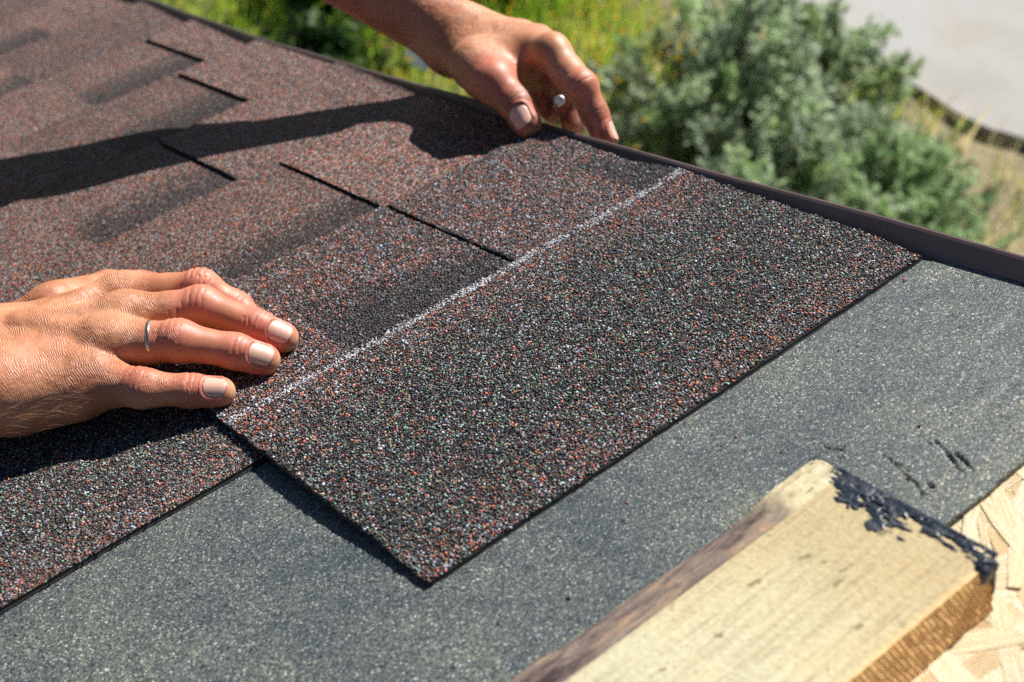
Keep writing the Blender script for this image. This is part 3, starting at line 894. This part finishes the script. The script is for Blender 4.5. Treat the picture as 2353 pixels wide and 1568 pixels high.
def hand(fingers, palm, extra, lo, hi, vox, axis, wr_c, knobs=(), grime=0.0, nail_up=None, k_join=0.011, tendons=()):
    fd = Field(lo, hi, vox)
    Fg = None; joints = []
    allf = None
    for nm, pts, rad in fingers:
        segs, p = chain(pts, rad)
        g = fd.add(segs, 0.006)
        # knuckles and pads
        up = unit(np.cross(np.cross(p[-2] - p[-3], p[-1] - p[-2]) + 1e-9, p[-1] - p[-2]))
        up = -up if up[2] < 0 else up
        if len(p) >= 4:
            mid = p[-3]; r = rad[-3]
            g = fd.add([(mid + np.array([0, 0, 0.0011]), mid + np.array([0, 0, 0.0008]) + 1e-5, r * 0.97, r * 0.97)], 0.004, g)
            m2 = (p[-4] * 0.45 + p[-3] * 0.55) - np.array([0, 0, 0.0022]); g = fd.add([(m2, m2 + 1e-5, rad[-3] * 0.98, rad[-3] * 0.98)], 0.006, g)
        m3 = p[-1] * 0.75 + p[-2] * 0.25 - np.array([0, 0, 0.0008]); g = fd.add([(m3, p[-1], rad[-1] * 1.04, rad[-1] * 0.98)], 0.004, g)
        allf = g if allf is None else smin(allf, g, 0.0018)
        joints.append((nm, p, rad))
    pal = fd.add(palm, 0.016)
    for q, r in knobs: pal = fd.add([(q, q + 1e-5, r, r)], 0.008, pal)
    for a_, b_ in tendons: pal = fd.add([(a_, b_, .0030, .0036)], 0.007, pal)
    T = smin(allf, pal, k_join)
    if extra: T = fd.add(extra, 0.014, T)
    V, F = fd.mesh(T)
    ok = (F >= 0).all(1); F = F[ok]
    V = relax(V, F, 2, 0.35)
    N = vnormals(V, F)
    red = np.zeros(len(V)); pale = np.zeros(len(V)); wr = np.zeros(len(V)); disp = np.zeros(len(V)); gr = np.zeros(len(V))
    wc = (V - wr_c[0]) @ axis
    # back of the hand: fine cross wrinkles, tendons
    dn = unit(np.array([0.0, -0.15, 1.0]))
    back = np.clip(N @ dn, 0, 1)
    wr = smooth01(-0.10, -0.03, wc) * (1 - smooth01(wr_c[1], wr_c[1] + 0.02, wc)) * (0.35 + 0.65 * back)
    disp += 0.00035 * fbm(wc * 90, (V @ np.cross(axis, dn)) * 50, 120, 3) * wr
    for nm, p, rad in joints:
        d = unit(p[-1] - p[-2]); U = nail_up[nm] if nail_up and nm in nail_up else np.array([0, 0, 1.0])
        U = unit(U - (U @ d) * d); Wv = np.cross(d, U)
        # joint reddening and creases on the back of every joint
        for ji in range(1, len(p) - 1):
            q = p[ji]; dd = np.linalg.norm(V - q, axis=1)
            dirj = unit(p[ji + 1] - p[ji - 1]); upj = unit(np.array([0, 0, 1.0]) - dirj[2] * dirj)
            near = smooth01(rad[ji] * 2.1, rad[ji] * 1.1, dd)
            red += 0.55 * near * smooth01(-0.2, 0.6, N @ upj)
            al = (V - q) @ dirj; dors = smooth01(0.0, 0.6, N @ upj) * (dd < 0.022)
            wobj = 0.0016 * fbm(V[:, 0] * 160 + ji * 3, V[:, 1] * 160 + V[:, 2] * 120, 121, 3)
            for o_, dep, wd in ((-0.0092, 0.22, 0.0005), (-0.0050, 0.50, 0.0007), (-0.0012, 0.34, 0.0006), (0.0024, 0.20, 0.0006)) if ji == len(p) - 3 else ((-0.001, 0.28, 0.0008), (0.0018, 0.24, 0.0007)):
                disp -= dep * 0.0017 * np.clip(0.75 + 1.2 * fbm(V[:, 0] * 110, V[:, 1] * 110 + V[:, 2] * 90, 119, 2), 0.1, 1.4) * np.exp(-((al - o_ + wobj) / wd) ** 2) * dors
        dt = np.linalg.norm(V - p[-1], axis=1)
        red += 0.6 * smooth01(0.026, 0.008, dt); pale += 1.0 * smooth01(0.010, 0.006, np.linalg.norm(V - (p[-1] + d * rad[-1] * 0.9 - U * 0.002), axis=1))
        # nail
        r = rad[-1]; Ln = r * 1.55; a0, a1 = -Ln * 0.72, r * 0.66
        rel = V - p[-1]; a = rel @ d; uu = rel @ U; ww = rel @ Wv
        th = np.arctan2(ww, uu); rr = np.hypot(uu, ww)
        na = (a - (a0 + a1) / 2) / ((a1 - a0) / 2); nt_ = th / math.radians(48)
        e_ = (np.abs(na) ** 3 + np.abs(nt_) ** 3) ** (1 / 3)
        nearn = (uu > 0) & (rr < r * 1.6) & (dt < 0.02)
        disp += np.where(nearn, -0.0006 * smooth01(1.0, 0.9, e_) + 0.00055 * np.exp(-((e_ - 1.13) / 0.10) ** 2) * (a < a1 * 0.5), 0)
        NAILS.append((p[-1], d, U, Wv, r, a0, a1, rad[-2], float(np.linalg.norm(p[-1] - p[-2]))))
        if grime: gr += grime * smooth01(0.05, 0.0, dt)
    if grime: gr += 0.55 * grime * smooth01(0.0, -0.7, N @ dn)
    V = V + N * disp[:, None]
    red += 0.25 * np.clip(fbm(V[:, 0] * 30, V[:, 1] * 30 + V[:, 2] * 20, 122, 3) * 2, 0, 1)
    return V, F, dict(redness=np.clip(red, 0, 1), pale=np.clip(pale, 0, 1), wrinkle=np.clip(wr, 0, 1), wcoord=wc, grime=np.clip(gr, 0, 1))


# right hand, resting on the shingle (seen at the left of the picture)
RW1, RW2 = P(-10, 792, .042), P(0, 898, .034)
R_ELB = np.array([-0.31, 0.45, 0.11]); R_SH = np.array([-0.16, 0.68, 0.24])
L_SH = np.array([0.14, 0.895, 0.30]); L_ELB = P(537, -227, .160)
rf = [('index', [(285, 682, .035), (462, 662, .0335), (545, 708, .018), (592, 752, .0105)], [.0120, .0100, .0086, .0076]),
      ('middle', [(292, 730, .039), (462, 703, .034), (592, 752, .018), (650, 776, .0100)], [.0124, .0104, .0090, .0080]),
      ('ring', [(252, 788, .036), (410, 784, .0305), (543, 808, .0170), (607, 827, .0095)], [.0122, .0108, .0092, .0081]),
      ('little', [(205, 868, .027), (326, 893, .0205), (440, 898, .0125), (506, 901, .0088)], [.0122, .0098, .0085, .0074]),
      ('thumb', [(120, 700, .030), (250, 668, .016), (318, 662, .010), (352, 664, .0085)], [.014, .0115, .010, .009])]
pm = [P(285, 682, .034), P(292, 730, .038), P(252, 788, .035), P(205, 868, .026)]
rp = [(RW1, pm[0], .0185, .0115), (RW1 * .65 + RW2 * .35, pm[1], .0185, .0118), (RW1 * .3 + RW2 * .7, pm[2], .0185, .0115), (RW2, pm[3], .0190, .0115),
      (P(70, 912, .024), P(180, 905, .022), .0185, .0150), (P(60, 740, .024), P(160, 715, .022), .014, .012),
      (P(60, 850, .022), P(200, 800, .022), .017, .016)]
rdir = unit(R_ELB - (RW1 + RW2) / 2)
off1, off2 = RW1 - (RW1 + RW2) / 2, RW2 - (RW1 + RW2) / 2
r_arm = [(RW1, (RW1 + RW2) / 2 + rdir * .14 + off1 * 1.2, .0195, .026), (RW2, (RW1 + RW2) / 2 + rdir * .14 + off2 * 1.2, .0205, .027)]
ax_r = unit(pm[1] - (RW1 + RW2) / 2)
zup = np.array([0, 0, 1.0])
tocam = lambda q: unit(CAM - q)
nu = {n_: unit(0.55 * zup + w_ * tocam(P(*pts[-1]))) for (n_, pts, _), w_ in zip(rf, (.2, .8, .8, .8, .3))}
kn = [(P(283, 668, .0385), .0095), (P(282, 716, .0425), .0100), (P(243, 776, .0395), .0100), (P(197, 858, .0300), .0095)]
V, F, A = hand(rf, rp, r_arm, (-0.19, 0.155, -0.006), (0.075, 0.385, 0.085), 0.00085, ax_r, ((RW1 + RW2) / 2, 0.085), kn, nail_up=nu,
               tendons=[(RW1 * .6 + RW2 * .4 + zup * .0175 + ax_r * .02, pm[i] + zup * .0098 - ax_r * .008) for i in (0, 1, 2)])
skinV.append(V); skinF.append(F); skinA.append(A)

# left hand, wrapped over the rake edge
LW = P(1054, 93, .038)
LDIR = unit(L_ELB - LW)
lf = [('thumb', [(1085, 148, .038), (1135, 190, .0345), (1186, 240, .0215), (1211, 284, .0108)], [.0160, .0150, .0118, .0098]),
      ('index', [(1266, 122, .044), (1336, 200, .027), (1366, 262, .008), (1391, 318, -.008)], [.0128, .0108, .0092, .0082]),
      ('middle', [(1236, 104, .040), (1286, 184, .020), (1308, 236, .002), (1318, 288, -.012)], [.0125, .0105, .0092, .0080]),
      ('ring', [(1200, 92, .036), (1238, 166, .014), (1262, 216, .000), (1276, 262, -.010)], [.0120, .010, .009, .008]),
      ('little', [(1165, 85, .032), (1205, 150, .006), (1220, 190, -.008), (1228, 222, -.018)], [.0110, .009, .008, .007])]
s1, s2 = unit(np.cross(LDIR, CAM - LW)) * .0075, None
lm = [P(1262, 118, .043), P(1232, 102, .039), P(1198, 92, .035), P(1165, 88, .031)]
lp = [(LW + s1 * -.4, lm[0], .0188, .0125), (LW, lm[1], .0188, .0122), (LW + s1 * .6, lm[2], .0180, .012), (LW + s1, lm[3], .0176, .0115),
      (LW + s1 * -1.0, P(1122, 170, .035), .0178, .0160), (P(1120, 150, .036), P(1215, 130, .037), .0150, .0120), (P(1150, 185, .030), P(1230, 150, .030), .0095, .0085), (P(1236, 160, .022), P(1250, 226, .002), .0110, .0105)]
l_arm = [(LW - s1, LW - s1 * 1.2 + LDIR * .20, .0176, .0245), (LW + s1, LW + s1 * 1.2 + LDIR * .20, .0176, .0248)]
ax_l = unit(lm[1] - LW)
nl = {n_: unit(w_ * zup + 0.8 * tocam(P(*pts[-1])) + x_ * np.array([1, 0, 0])) for (n_, pts, _), w_, x_ in zip(lf, (.15, .3, .3, .3, .3), (-.35, 1.3, 3, 3, 3))}
V, F, A = hand(lf, lp, l_arm, (0.265, 0.27, -0.040), (0.43, 0.62, 0.155), 0.0010, ax_l, (LW, 0.07), [(P(1272, 114, .048), .0095)], grime=0.8, nail_up=nl, k_join=0.010)
skinV.append(V); skinF.append(F); skinA.append(A)

# forearms, upper arms and shoulders beyond the frame
fd = Field((-0.45, 0.25, -0.02), (0.45, 1.12, 0.44), 0.006)
RWc = (RW1 + RW2) / 2
sg = [(RWc + rdir * .085, R_ELB, .029, .036), (R_ELB, R_SH, .037, .047), (LW + LDIR * .150, L_ELB, .0300, .041), (L_ELB, L_SH, .042, .048),
      (R_SH, L_SH, .055, .055), (R_SH * .5 + L_SH * .5, R_SH * .5 + L_SH * .5 + np.array([.05, .09, -.02]), .08, .09)]
T = fd.add(sg, 0.03)
V, F = fd.mesh(T); F = F[(F >= 0).all(1)]
z0 = np.zeros(len(V))
skinV.append(V); skinF.append(F); skinA.append(dict(redness=z0, pale=z0, wrinkle=z0, wcoord=z0, grime=z0))
o_ = 0; FF = []
for V, F in zip(skinV, skinF): FF.append(F + o_); o_ += len(V)
mk('body', np.vstack(skinV), np.vstack(FF), M_SKIN, person, smooth=True, attrs={k: np.concatenate([a[k] for a in skinA]) for k in skinA[0]})
fd = Field((-0.45, 0.45, 0.0), (0.45, 1.2, 0.46), 0.007)
T = fd.add([(R_SH * .65 + R_ELB * .35, R_SH, .052, .060), (L_SH * .7 + L_ELB * .3, L_SH, .053, .060), (R_SH, L_SH, .066, .066),
            (R_SH * .5 + L_SH * .5, R_SH * .5 + L_SH * .5 + np.array([.06, .12, -.03]), .10, .11)], 0.03)
V, F = fd.mesh(T); F = F[(F >= 0).all(1)]
mk('shirt', V, F, mat_simple('navy_cotton', (0.03, 0.04, 0.08), 0.9, scale=80), person, smooth=True)
# nails
for (c_, d, U, Wv, r, a0, a1, r_prev, seglen) in NAILS:
    na_, nt2 = 14, 13; G = []; rim = []
    for lay in (0, 1):
        for i in range(na_):
            s_ = i / (na_ - 1) * 2 - 1
            for j in range(nt2):
                t_ = j / (nt2 - 1) * 2 - 1
                # square grid pressed into a rounded outline
                ss, tt = s_ * math.sqrt(max(0, 1 - 0.46 * t_ * t_)), t_ * math.sqrt(max(0, 1 - 0.44 * s_ * s_))
                a = (a0 + a1) / 2 + ss * (a1 - a0) / 2; th = tt * math.radians(48)
                drop = 0.35 * (r - math.sqrt(max(r * r - max(a, 0) ** 2, 0)))
                R_ = r + (r_prev - r) * max(-a, 0) / seglen + 0.00055 - drop - lay * 0.0005 + 0.0003 * (1 - abs(tt))
                G.append(c_ + d * a + R_ * (math.cos(th) * U * 0.97 + math.sin(th) * Wv)); rim.append(smooth01(0.86, 1.0, max(abs(s_), abs(t_))) * 0.8)
    N_ = na_ * nt2; F = []
    for i in range(na_ - 1):
        for j in range(nt2 - 1):
            q = i * nt2 + j; F.append((q, q + nt2, q + nt2 + 1, q + 1)); F.append((q + N_, q + N_ + 1, q + N_ + nt2 + 1, q + N_ + nt2))
    bd = [j for j in range(nt2)] + [i * nt2 + nt2 - 1 for i in range(1, na_)] + [(na_ - 1) * nt2 + j for j in range(nt2 - 2, -1, -1)] + [i * nt2 for i in range(na_ - 2, 0, -1)]
    for q, q2 in zip(bd, bd[1:] + bd[:1]): F.append((q, q2, q2 + N_, q + N_))
    mk('nail', G, F, M_NAIL, person, smooth=True, attrs={'rim': np.array(rim)})
# ring on the ring finger
ra, rb = P(252, 788, .036), P(410, 784, .0305)
rc = ra + (rb - ra) * 0.60; dr = unit(rb - ra + np.array([0.004, 0.006, -0.002])); u1 = unit(np.cross(dr, (0, 0, 1))); u2 = np.cross(dr, u1)
V, F = [], []
n1, n2, R0 = 56, 10, 0.01168
for i in range(n1):
    th = 2 * math.pi * i / n1; cdir = math.cos(th) * u1 + math.sin(th) * u2
    for j in range(n2):
        ph = 2 * math.pi * j / n2; V.append(rc + cdir * (R0 + 0.00055 * math.cos(ph)) + dr * 0.0012 * math.sin(ph))
for i in range(n1):
    for j in range(n2): F.append((i * n2 + j, ((i + 1) % n1) * n2 + j, ((i + 1) % n1) * n2 + (j + 1) % n2, i * n2 + (j + 1) % n2))
mk('ring', V, F, mat_simple('silver_ring', (0.78, 0.62, 0.46), 0.22, metal=1.0, var=0.05), person, smooth=True, label='thin silver wedding band')
# fine fair hairs
hp = []
def hairs(cp, nrm, axis_, n, spread, ln):
    for _ in range(n):
        a = np.array([random.gauss(0, spread[0]), random.gauss(0, spread[1])])
        t1 = unit(np.cross(nrm, axis_))
        p = cp + axis_ * a[0] + t1 * a[1]
        d = unit(axis_ * random.uniform(0.6, 1.0) + t1 * random.uniform(-.5, .3) + nrm * random.uniform(.05, .35))
        L = ln * random.uniform(.5, 1.2)
        pts = [p, p + d * L * .5, p + unit(d - nrm * .35) * L]
        hp.append(tube(pts, [0.00005, 0.00004, 0.00002], 3, False))
hn = unit(np.array([-.05, -.65, .75]))
hairs(P(55, 945, .034), hn, ax_r, 55, (.016, .006), .011)
hairs(P(130, 940, .034), hn, ax_r, 22, (.010, .004), .009)
V, F = merge(hp)
mk('hair', V, F, mat_simple('fair_hair', (0.30, 0.14, 0.05), 0.45, spec=0.5), person, kind='stuff')

# roofing nail held in the left hand
q = P(1285, 231, .012); ddir = unit(CAM - q + np.array([0.1, 0.05, .25])); n = 20
u1 = unit(np.cross(ddir, (0, 0, 1))); u2 = np.cross(ddir, u1)
V, F = [], []
ringsn = [(0.0, 0.0008), (0.0, 0.0036), (-0.0004, 0.0040), (-0.0010, 0.0040), (-0.0012, 0.0036), (-0.0013, 0.0017), (-0.022, 0.0016), (-0.026, 0.0002)]
for z_, r_ in ringsn:
    for k in range(n):
        th = 2 * math.pi * k / n; V.append(q + ddir * z_ + r_ * (math.cos(th) * u1 + math.sin(th) * u2))
for i in range(len(ringsn) - 1):
    for k in range(n): F.append((i * n + k, (i + 1) * n + k, (i + 1) * n + (k + 1) % n, i * n + (k + 1) % n))
F.append(tuple(range(n))); F.append(tuple(range((len(ringsn) - 1) * n, len(ringsn) * n))[::-1])
mk('roofing_nail', V, F, mat_simple('zinc', (0.70, 0.72, 0.75), 0.4, metal=1.0, var=0.1, scale=400), base=q,
   label='shiny zinc roofing nail held between the fingers of the hand on the roof edge', cat='nail')

# ------------------------------------------------------------------ the garden below (world frame)
def mat_leaf(name, trans=0.35):
    t = NT(name)
    c = t.attr('lcol', 0)
    t.set(color=c, rough=0.55, spec=0.35)
    tr_ = t.n('ShaderNodeBsdfTranslucent', {'Color': c})
    mx = t.n('ShaderNodeMixShader', {0: trans, 1: t.b.outputs[0], 2: tr_.outputs[0]})
    t.t.links.new(mx.outputs[0], t.t.nodes['Material Output'].inputs['Surface'])
    return t.m


def mat_ground():
    t = NT('sandy_soil')
    n1_ = t.noise(1.1, 5, 0.6); n2_ = t.noise(9, 5, 0.65); n3_ = t.noise(60, 4, 0.6)
    sand = t.ramp(n2_, [(0.3, (0.30, 0.235, 0.15)), (0.55, (0.42, 0.345, 0.235)), (0.75, (0.50, 0.42, 0.30))])
    sod = t.ramp(n2_, [(0.3, (0.06, 0.075, 0.02)), (0.6, (0.14, 0.15, 0.05)), (0.8, (0.25, 0.22, 0.09))])
    f = t.attr('sod')
    c = t.mix(f, sand, sod)
    c = t.mix(t.ramp(n3_, [(0.3, (.4, .4, .4)), (0.6, (0, 0, 0))]), c, (0.10, 0.075, 0.05))
    return t.set(color=c, rough=0.95, spec=0.15, normal=t.bump(t.math('ADD', n2_, n3_), 0.7, 0.02))


def sod_amt(x, y):
    s_ = smooth01(0.35, -0.25, (x - 3.25) - 0.25 * (y - 2.2)) + 0.25 * fbm(x * 1.3, y * 1.3, 130, 3)
    return np.clip(s_, 0.32, 1)


gx = np.concatenate([[-60, -20, -8], np.linspace(-3, 9, 110), [15, 30, 80]]); gy = np.concatenate([[-60, -20, -8], np.linspace(-3, 9, 110), [15, 30, 80]])
GX, GY = np.meshgrid(gx, gy, indexing='ij')
near = smooth01(12, 6, np.hypot(GX - 3, GY - 2))
GZ = near * (0.05 * fbm(GX * 1.5, GY * 1.5, 131, 4))
gi = np.arange(GX.size).reshape(GX.shape)
F = np.stack([gi[:-1, :-1].ravel(), gi[1:, :-1].ravel(), gi[1:, 1:].ravel(), gi[:-1, 1:].ravel()], -1)
V = np.stack([GX, GY, GZ], -1).reshape(-1, 3)
mk('ground', V, F, mat_ground(), roof=False, smooth=True, attrs={'sod': sod_amt(V[:, 0], V[:, 1])}, kind='structure')
gz = lambda x, y: float(0.05 * fbm(np.array(x * 1.5), np.array(y * 1.5), 131, 4))

# house body under the deck
m3 = M.to_3x3()
V, F = box(-1.55, 0.300, -1.6, 2.0, -0.20, -0.0265)
mk('rafter_frame', V, F, mat_simple('grey_timber', (0.32, 0.25, 0.17), 0.8), base=(-0.6, 0.2, -0.2), label='timber rafters under the roof deck', cat='roof frame')
V, F = box(0.302, 0.326, -1.6, 2.0, -0.17, -0.0265)
mk('rake_board', V, F, mat_simple('rake_timber', (0.45, 0.33, 0.2), 0.7), base=(0.31, 0.2, -0.1), label='pale timber rake board under the brown metal drip edge', cat='board')
V, F = box(-1.5, 0.05, -1.2, 1.5, -0.1, 2.2)
mk('house_wall', V, F, mat_simple('wall_render', (0.5, 0.47, 0.42), 0.9, scale=12), roof=False, base=(-0.7, 0, 0), label='rendered house wall below the roof', cat='wall')

# concrete slab with a broken edge
def ragged(p0, p1, n, amp, seed):
    p0, p1 = np.array(p0), np.array(p1); d = p1 - p0; nrm = unit(np.array([-d[1], d[0]]))
    t = np.linspace(0, 1, n)
    off = amp * fbm(t * n * 0.18, t * 0, seed, 4) * 1.6
    return [tuple(p0 + d * t[i] + nrm * off[i]) for i in range(n)]
edge = ragged((3.44, 4.2), (4.02, 2.42), 60, 0.035, 140) + ragged((3.99, 2.36), (4.16, 0.2), 44, 0.04, 141)
outl = edge + [(7.5, 0.2), (7.5, 4.2)]
n = len(outl); topz = lambda x, y: 0.012 + 0.035 * float(smooth01(2.6, 1.7, y))
V = [(x, y, topz(x, y) + gz(x, y) * .3) for x, y in outl] + [(x + 0.05 * (i < n - 2), y, -0.15) for i, (x, y) in enumerate(outl)]
F = [tuple(range(n))] + [(i, i + n, (i + 1) % n + n, (i + 1) % n) for i in range(n)]
ts = NT('weathered_concrete')
cc = ts.ramp(ts.noise(1.6, 6, 0.6), [(0.3, (0.31, 0.295, 0.27)), (0.5, (0.36, 0.35, 0.33)), (0.7, (0.38, 0.385, 0.385))])
cc = ts.mix(ts.ramp(ts.noise(3.5, 4, 0.6, ts.map((1, 1, 1), loc=(3, 1, 0))), [(0.55, (0, 0, 0)), (0.7, (.55, .55, .55))]), cc, (0.36, 0.31, 0.235))
mk('concrete_slab', V, F[::1], ts.set(color=cc, rough=0.9, spec=0.2, normal=ts.bump(ts.noise(60, 5), 0.4, 0.004)), roof=False, base=(5, 2.3, 0),
   label='pale grey broken concrete slab lying on the sand beyond the shrubs', cat='slab')


def leaves(centers, dirs, length, width, colors, curl=0.2):
    """one folded leaf (2 quads' worth) per entry"""
    n = len(centers)
    d = dirs / (np.linalg.norm(dirs, axis=1, keepdims=True) + 1e-9)
    r = rng.normal(size=(n, 3)); s_ = np.cross(d, r); s_ /= np.linalg.norm(s_, axis=1, keepdims=True) + 1e-9
    nn = np.cross(s_, d)
    L = length[:, None]; W = width[:, None]
    p0 = centers; p1 = centers + d * L * .45 + s_ * W + nn * L * curl * .3; p2 = centers + d * L; p3 = centers + d * L * .45 - s_ * W + nn * L * curl * .3
    V = np.stack([p0, p1, p2, p3], 1).reshape(-1, 3)
    F = (np.array([[0, 1, 2, 3]])[None] + (np.arange(n) * 4)[:, None, None]).reshape(-1, 4)
    return V, F, np.repeat(colors, 4, 0)


M_SAGE = mat_leaf('sage_leaf', 0.48); M_WEED = mat_leaf('weed_leaf', 0.35); M_GRASS = mat_leaf('grass_blade', 0.45)
M_STEM = mat_simple('woody_stem', (0.13, 0.12, 0.07), 0.8)


def shrub(name, c, rx, ry, h, nst, per, cols, L, W, mat, label, cat, group=None, seed=1):
    g = np.random.default_rng(seed)
    t = thing(name, base=(c[0], c[1], 0), roof=False, label=label, cat=cat, group=group)
    stems = []; C, D, K = [], [], []
    cols = np.array(cols)
    for i in range(nst):
        az = g.uniform(0, 2 * np.pi); el = np.arccos(g.uniform(0.02, 1.0)) * 0.98
        e_ = np.array([rx * math.cos(az) * math.sin(el), ry * math.sin(az) * math.sin(el), h * math.cos(el)]) * g.uniform(0.72, 1.10)
        base = np.array([c[0] + g.normal(0, .05), c[1] + g.normal(0, .05), 0.0])
        pts = []
        for u in np.linspace(0, 1, 6):
            pts.append(base + e_ * u + np.array([0, 0, 0.12 * h * math.sin(u * math.pi) - 0.05 * u * u]))
        stems.append(tube(pts, np.linspace(0.006, 0.0015, 6), 4, False))
        tint = cols[g.integers(len(cols))] * g.uniform(0.65, 1.35)
        # side twigs with leaves
        for q in range(per[0]):
            u = g.uniform(0.30, 1.0) ** 0.8; k0 = min(int(u * 5), 4); f = u * 5 - k0
            o = pts[k0] * (1 - f) + pts[k0 + 1] * f
            td = unit(unit(e_) * 0.8 + g.normal(0, .55, 3) + np.array([0, 0, .25])); tl_ = g.uniform(.04, .13) * (1.15 - 0.3 * u)
            m = per[1]; s_ = g.uniform(0, 1, m)
            C.append(o + td * tl_ * s_[:, None] + g.normal(0, .006, (m, 3))); D.append(td + g.normal(0, .65, (m, 3)))
            K.append(tint * g.uniform(0.70, 1.30, (m, 1)))
    C, D, K = np.vstack(C), np.vstack(D), np.vstack(K)
    n = len(C)
    V, F, LC = leaves(C, D, L * g.uniform(.6, 1.3, n), W * g.uniform(.7, 1.3, n), K)
    mk('foliage', V, F, mat, t, roof=False, attrs={'lcol': LC})
    V, F = merge(stems)
    mk('stem', V, F, M_STEM, t, roof=False)
    return t


SAGE = [(0.33, 0.42, 0.24), (0.39, 0.47, 0.30), (0.26, 0.36, 0.15), (0.46, 0.53, 0.38)]
SAGE2 = [(0.27, 0.38, 0.18), (0.31, 0.41, 0.22), (0.22, 0.34, 0.14)]
shrub('wormwood_shrub', (3.04, 2.38), .48, .48, .80, 78, (12, 15), SAGE, .030, .0085, M_SAGE, 'tallest grey green shrub, just right of the hand on the roof edge', 'shrub', 'grey green shrubs beside the house', 11)
shrub('wormwood_shrub', (2.86, 1.84), .44, .42, .62, 78, (12, 15), SAGE, .030, .0085, M_SAGE, 'grey green shrub nearest the metal roof edge, right behind the drip edge', 'shrub', 'grey green shrubs beside the house', 12)
shrub('wormwood_shrub', (3.14, 1.62), .42, .44, .50, 80, (12, 15), SAGE2, .030, .0085, M_SAGE, 'greener low shrub at the right, between the grey shrub and the bare sand', 'shrub', 'grey green shrubs beside the house', 13)
shrub('wormwood_shrub', (3.46, 2.20), .42, .46, .56, 62, (12, 15), SAGE, .030, .0085, M_SAGE, 'loose pale shrub farthest back, reaching towards the concrete slab', 'shrub', 'grey green shrubs beside the house', 14)
DK = [(0.035, 0.075, 0.018), (0.05, 0.10, 0.02), (0.06, 0.12, 0.03)]
shrub('leafy_weed', (2.52, 4.05), .24, .22, .42, 40, (8, 9), DK, .06, .017, M_WEED, 'dark green leafy weed beneath the forearm at the top of the photo', 'weed', 'dark leafy weeds in the grass', 21)
shrub('leafy_weed', (2.98, 3.75), .26, .24, .40, 40, (8, 9), DK, .06, .017, M_WEED, 'dark green leafy weed just right of the wrist at the top edge of the photo', 'weed', 'dark leafy weeds in the grass', 22)
shrub('leafy_weed', (2.18, 3.62), .16, .16, .26, 26, (8, 9), DK, .05, .015, M_WEED, 'small dark weed below the forearm, beside the white scrap', 'weed', 'dark leafy weeds in the grass', 23)

# grass
n = 62000
x = rng.uniform(0.9, 5.2, n); y = rng.uniform(0.6, 6.5, n)
keep = rng.random(n) < sod_amt(x, y) * (0.35 + 0.65 * smooth01(-0.35, 0.15, fbm(x * 2.2, y * 2.2, 150, 3)))
keep &= ~((x > 3.9 - 0.18 * (y > 2.4) * (y - 2.4)) & (y < 4.3))
x, y = x[keep], y[keep]; n = len(x)
cl = fbm(x * 3.2, y * 3.2, 151, 3); c2_ = fbm(x * 1.4, y * 1.4, 152, 3)
gcol = np.array([(0.32, 0.50, 0.035), (0.48, 0.60, 0.06), (0.58, 0.56, 0.10), (0.66, 0.56, 0.30), (0.16, 0.29, 0.03)])
pi_ = np.clip((cl * 1.6 + 0.35 + 0.45 * np.clip((x - 2.7), 0, .6) * 1.5 + rng.normal(0, .28, n)) * 3.4, 0, 3.99).astype(int)
pi_[rng.random(n) < 0.20] = 4
hgt = rng.uniform(.07, .26, n) * (1 + 0.5 * c2_)
lean = rng.normal(0, .38, (n, 2)) * hgt[:, None]
zb = 0.05 * fbm(x * 1.5, y * 1.5, 131, 4)
a = rng.uniform(0, np.pi, n); wv = rng.uniform(.0022, .0055, n)
wx, wy_ = np.cos(a) * wv, np.sin(a) * wv
b0 = np.stack([x, y, zb - .01], -1); W = np.stack([wx, wy_, 0 * wx], -1)
md = b0 + np.stack([lean[:, 0] * .35, lean[:, 1] * .35, hgt * .6], -1); tp = b0 + np.stack([lean[:, 0], lean[:, 1], hgt], -1)
V = np.stack([b0 - W, b0 + W, md + W * .8, md - W * .8, tp], 1).reshape(-1, 3)
o5 = (np.arange(n) * 5)[:, None]
F = [tuple(f) for f in (np.array([[0, 1, 2, 3]]) + o5)] + [tuple(f) for f in (np.array([[3, 2, 4]]) + o5)]
GC = np.repeat(gcol[pi_] * rng.uniform(.75, 1.25, (n, 1)), 5, 0)
mk('grass', V, F, M_GRASS, roof=False, attrs={'lcol': GC}, kind='stuff', label='yellow green grass on the ground beyond the roof edge', cat='grass')
# small yellow flower heads
n = 420
x = rng.uniform(2.3, 3.3, n); y = rng.uniform(2.2, 3.6, n)
C = np.stack([x, y, rng.uniform(.12, .42, n)], -1)
V, F, LC = leaves(np.repeat(C, 5, 0), rng.normal(size=(n * 5, 3)), np.full(n * 5, .014), np.full(n * 5, .005), np.repeat(np.array([[0.75, 0.50, 0.03]]), n * 5, 0))
mk('flower_heads', V, F, M_WEED, roof=False, attrs={'lcol': LC}, kind='stuff', label='tiny yellow flowers scattered through the grass', cat='flowers')
# white scrap in the grass
gs = np.linspace(0, 1, 12); SX, SY = np.meshgrid(gs, gs, indexing='ij')
SZ = 0.02 * fbm(SX * 4, SY * 4, 160, 3) + 0.12 * SX
V = np.stack([2.37 + SX * .12 + .012 * fbm(SY * 3, SX * 3, 161), 3.22 + SY * .12, 0.17 + SZ], -1).reshape(-1, 3)
gi = np.arange(144).reshape(12, 12)
F = np.stack([gi[:-1, :-1].ravel(), gi[1:, :-1].ravel(), gi[1:, 1:].ravel(), gi[:-1, 1:].ravel()], -1)
V = np.vstack([V, V - [0, 0, .001]]); F = np.vstack([F, F[:, ::-1] + 144])
mk('paper_scrap', V, F, mat_simple('white_paper', (0.75, 0.76, 0.78), 0.7, var=.08), roof=False, base=(2.4, 3.3, .1), label='crumpled white scrap lying in the grass below the wrist', cat='litter')
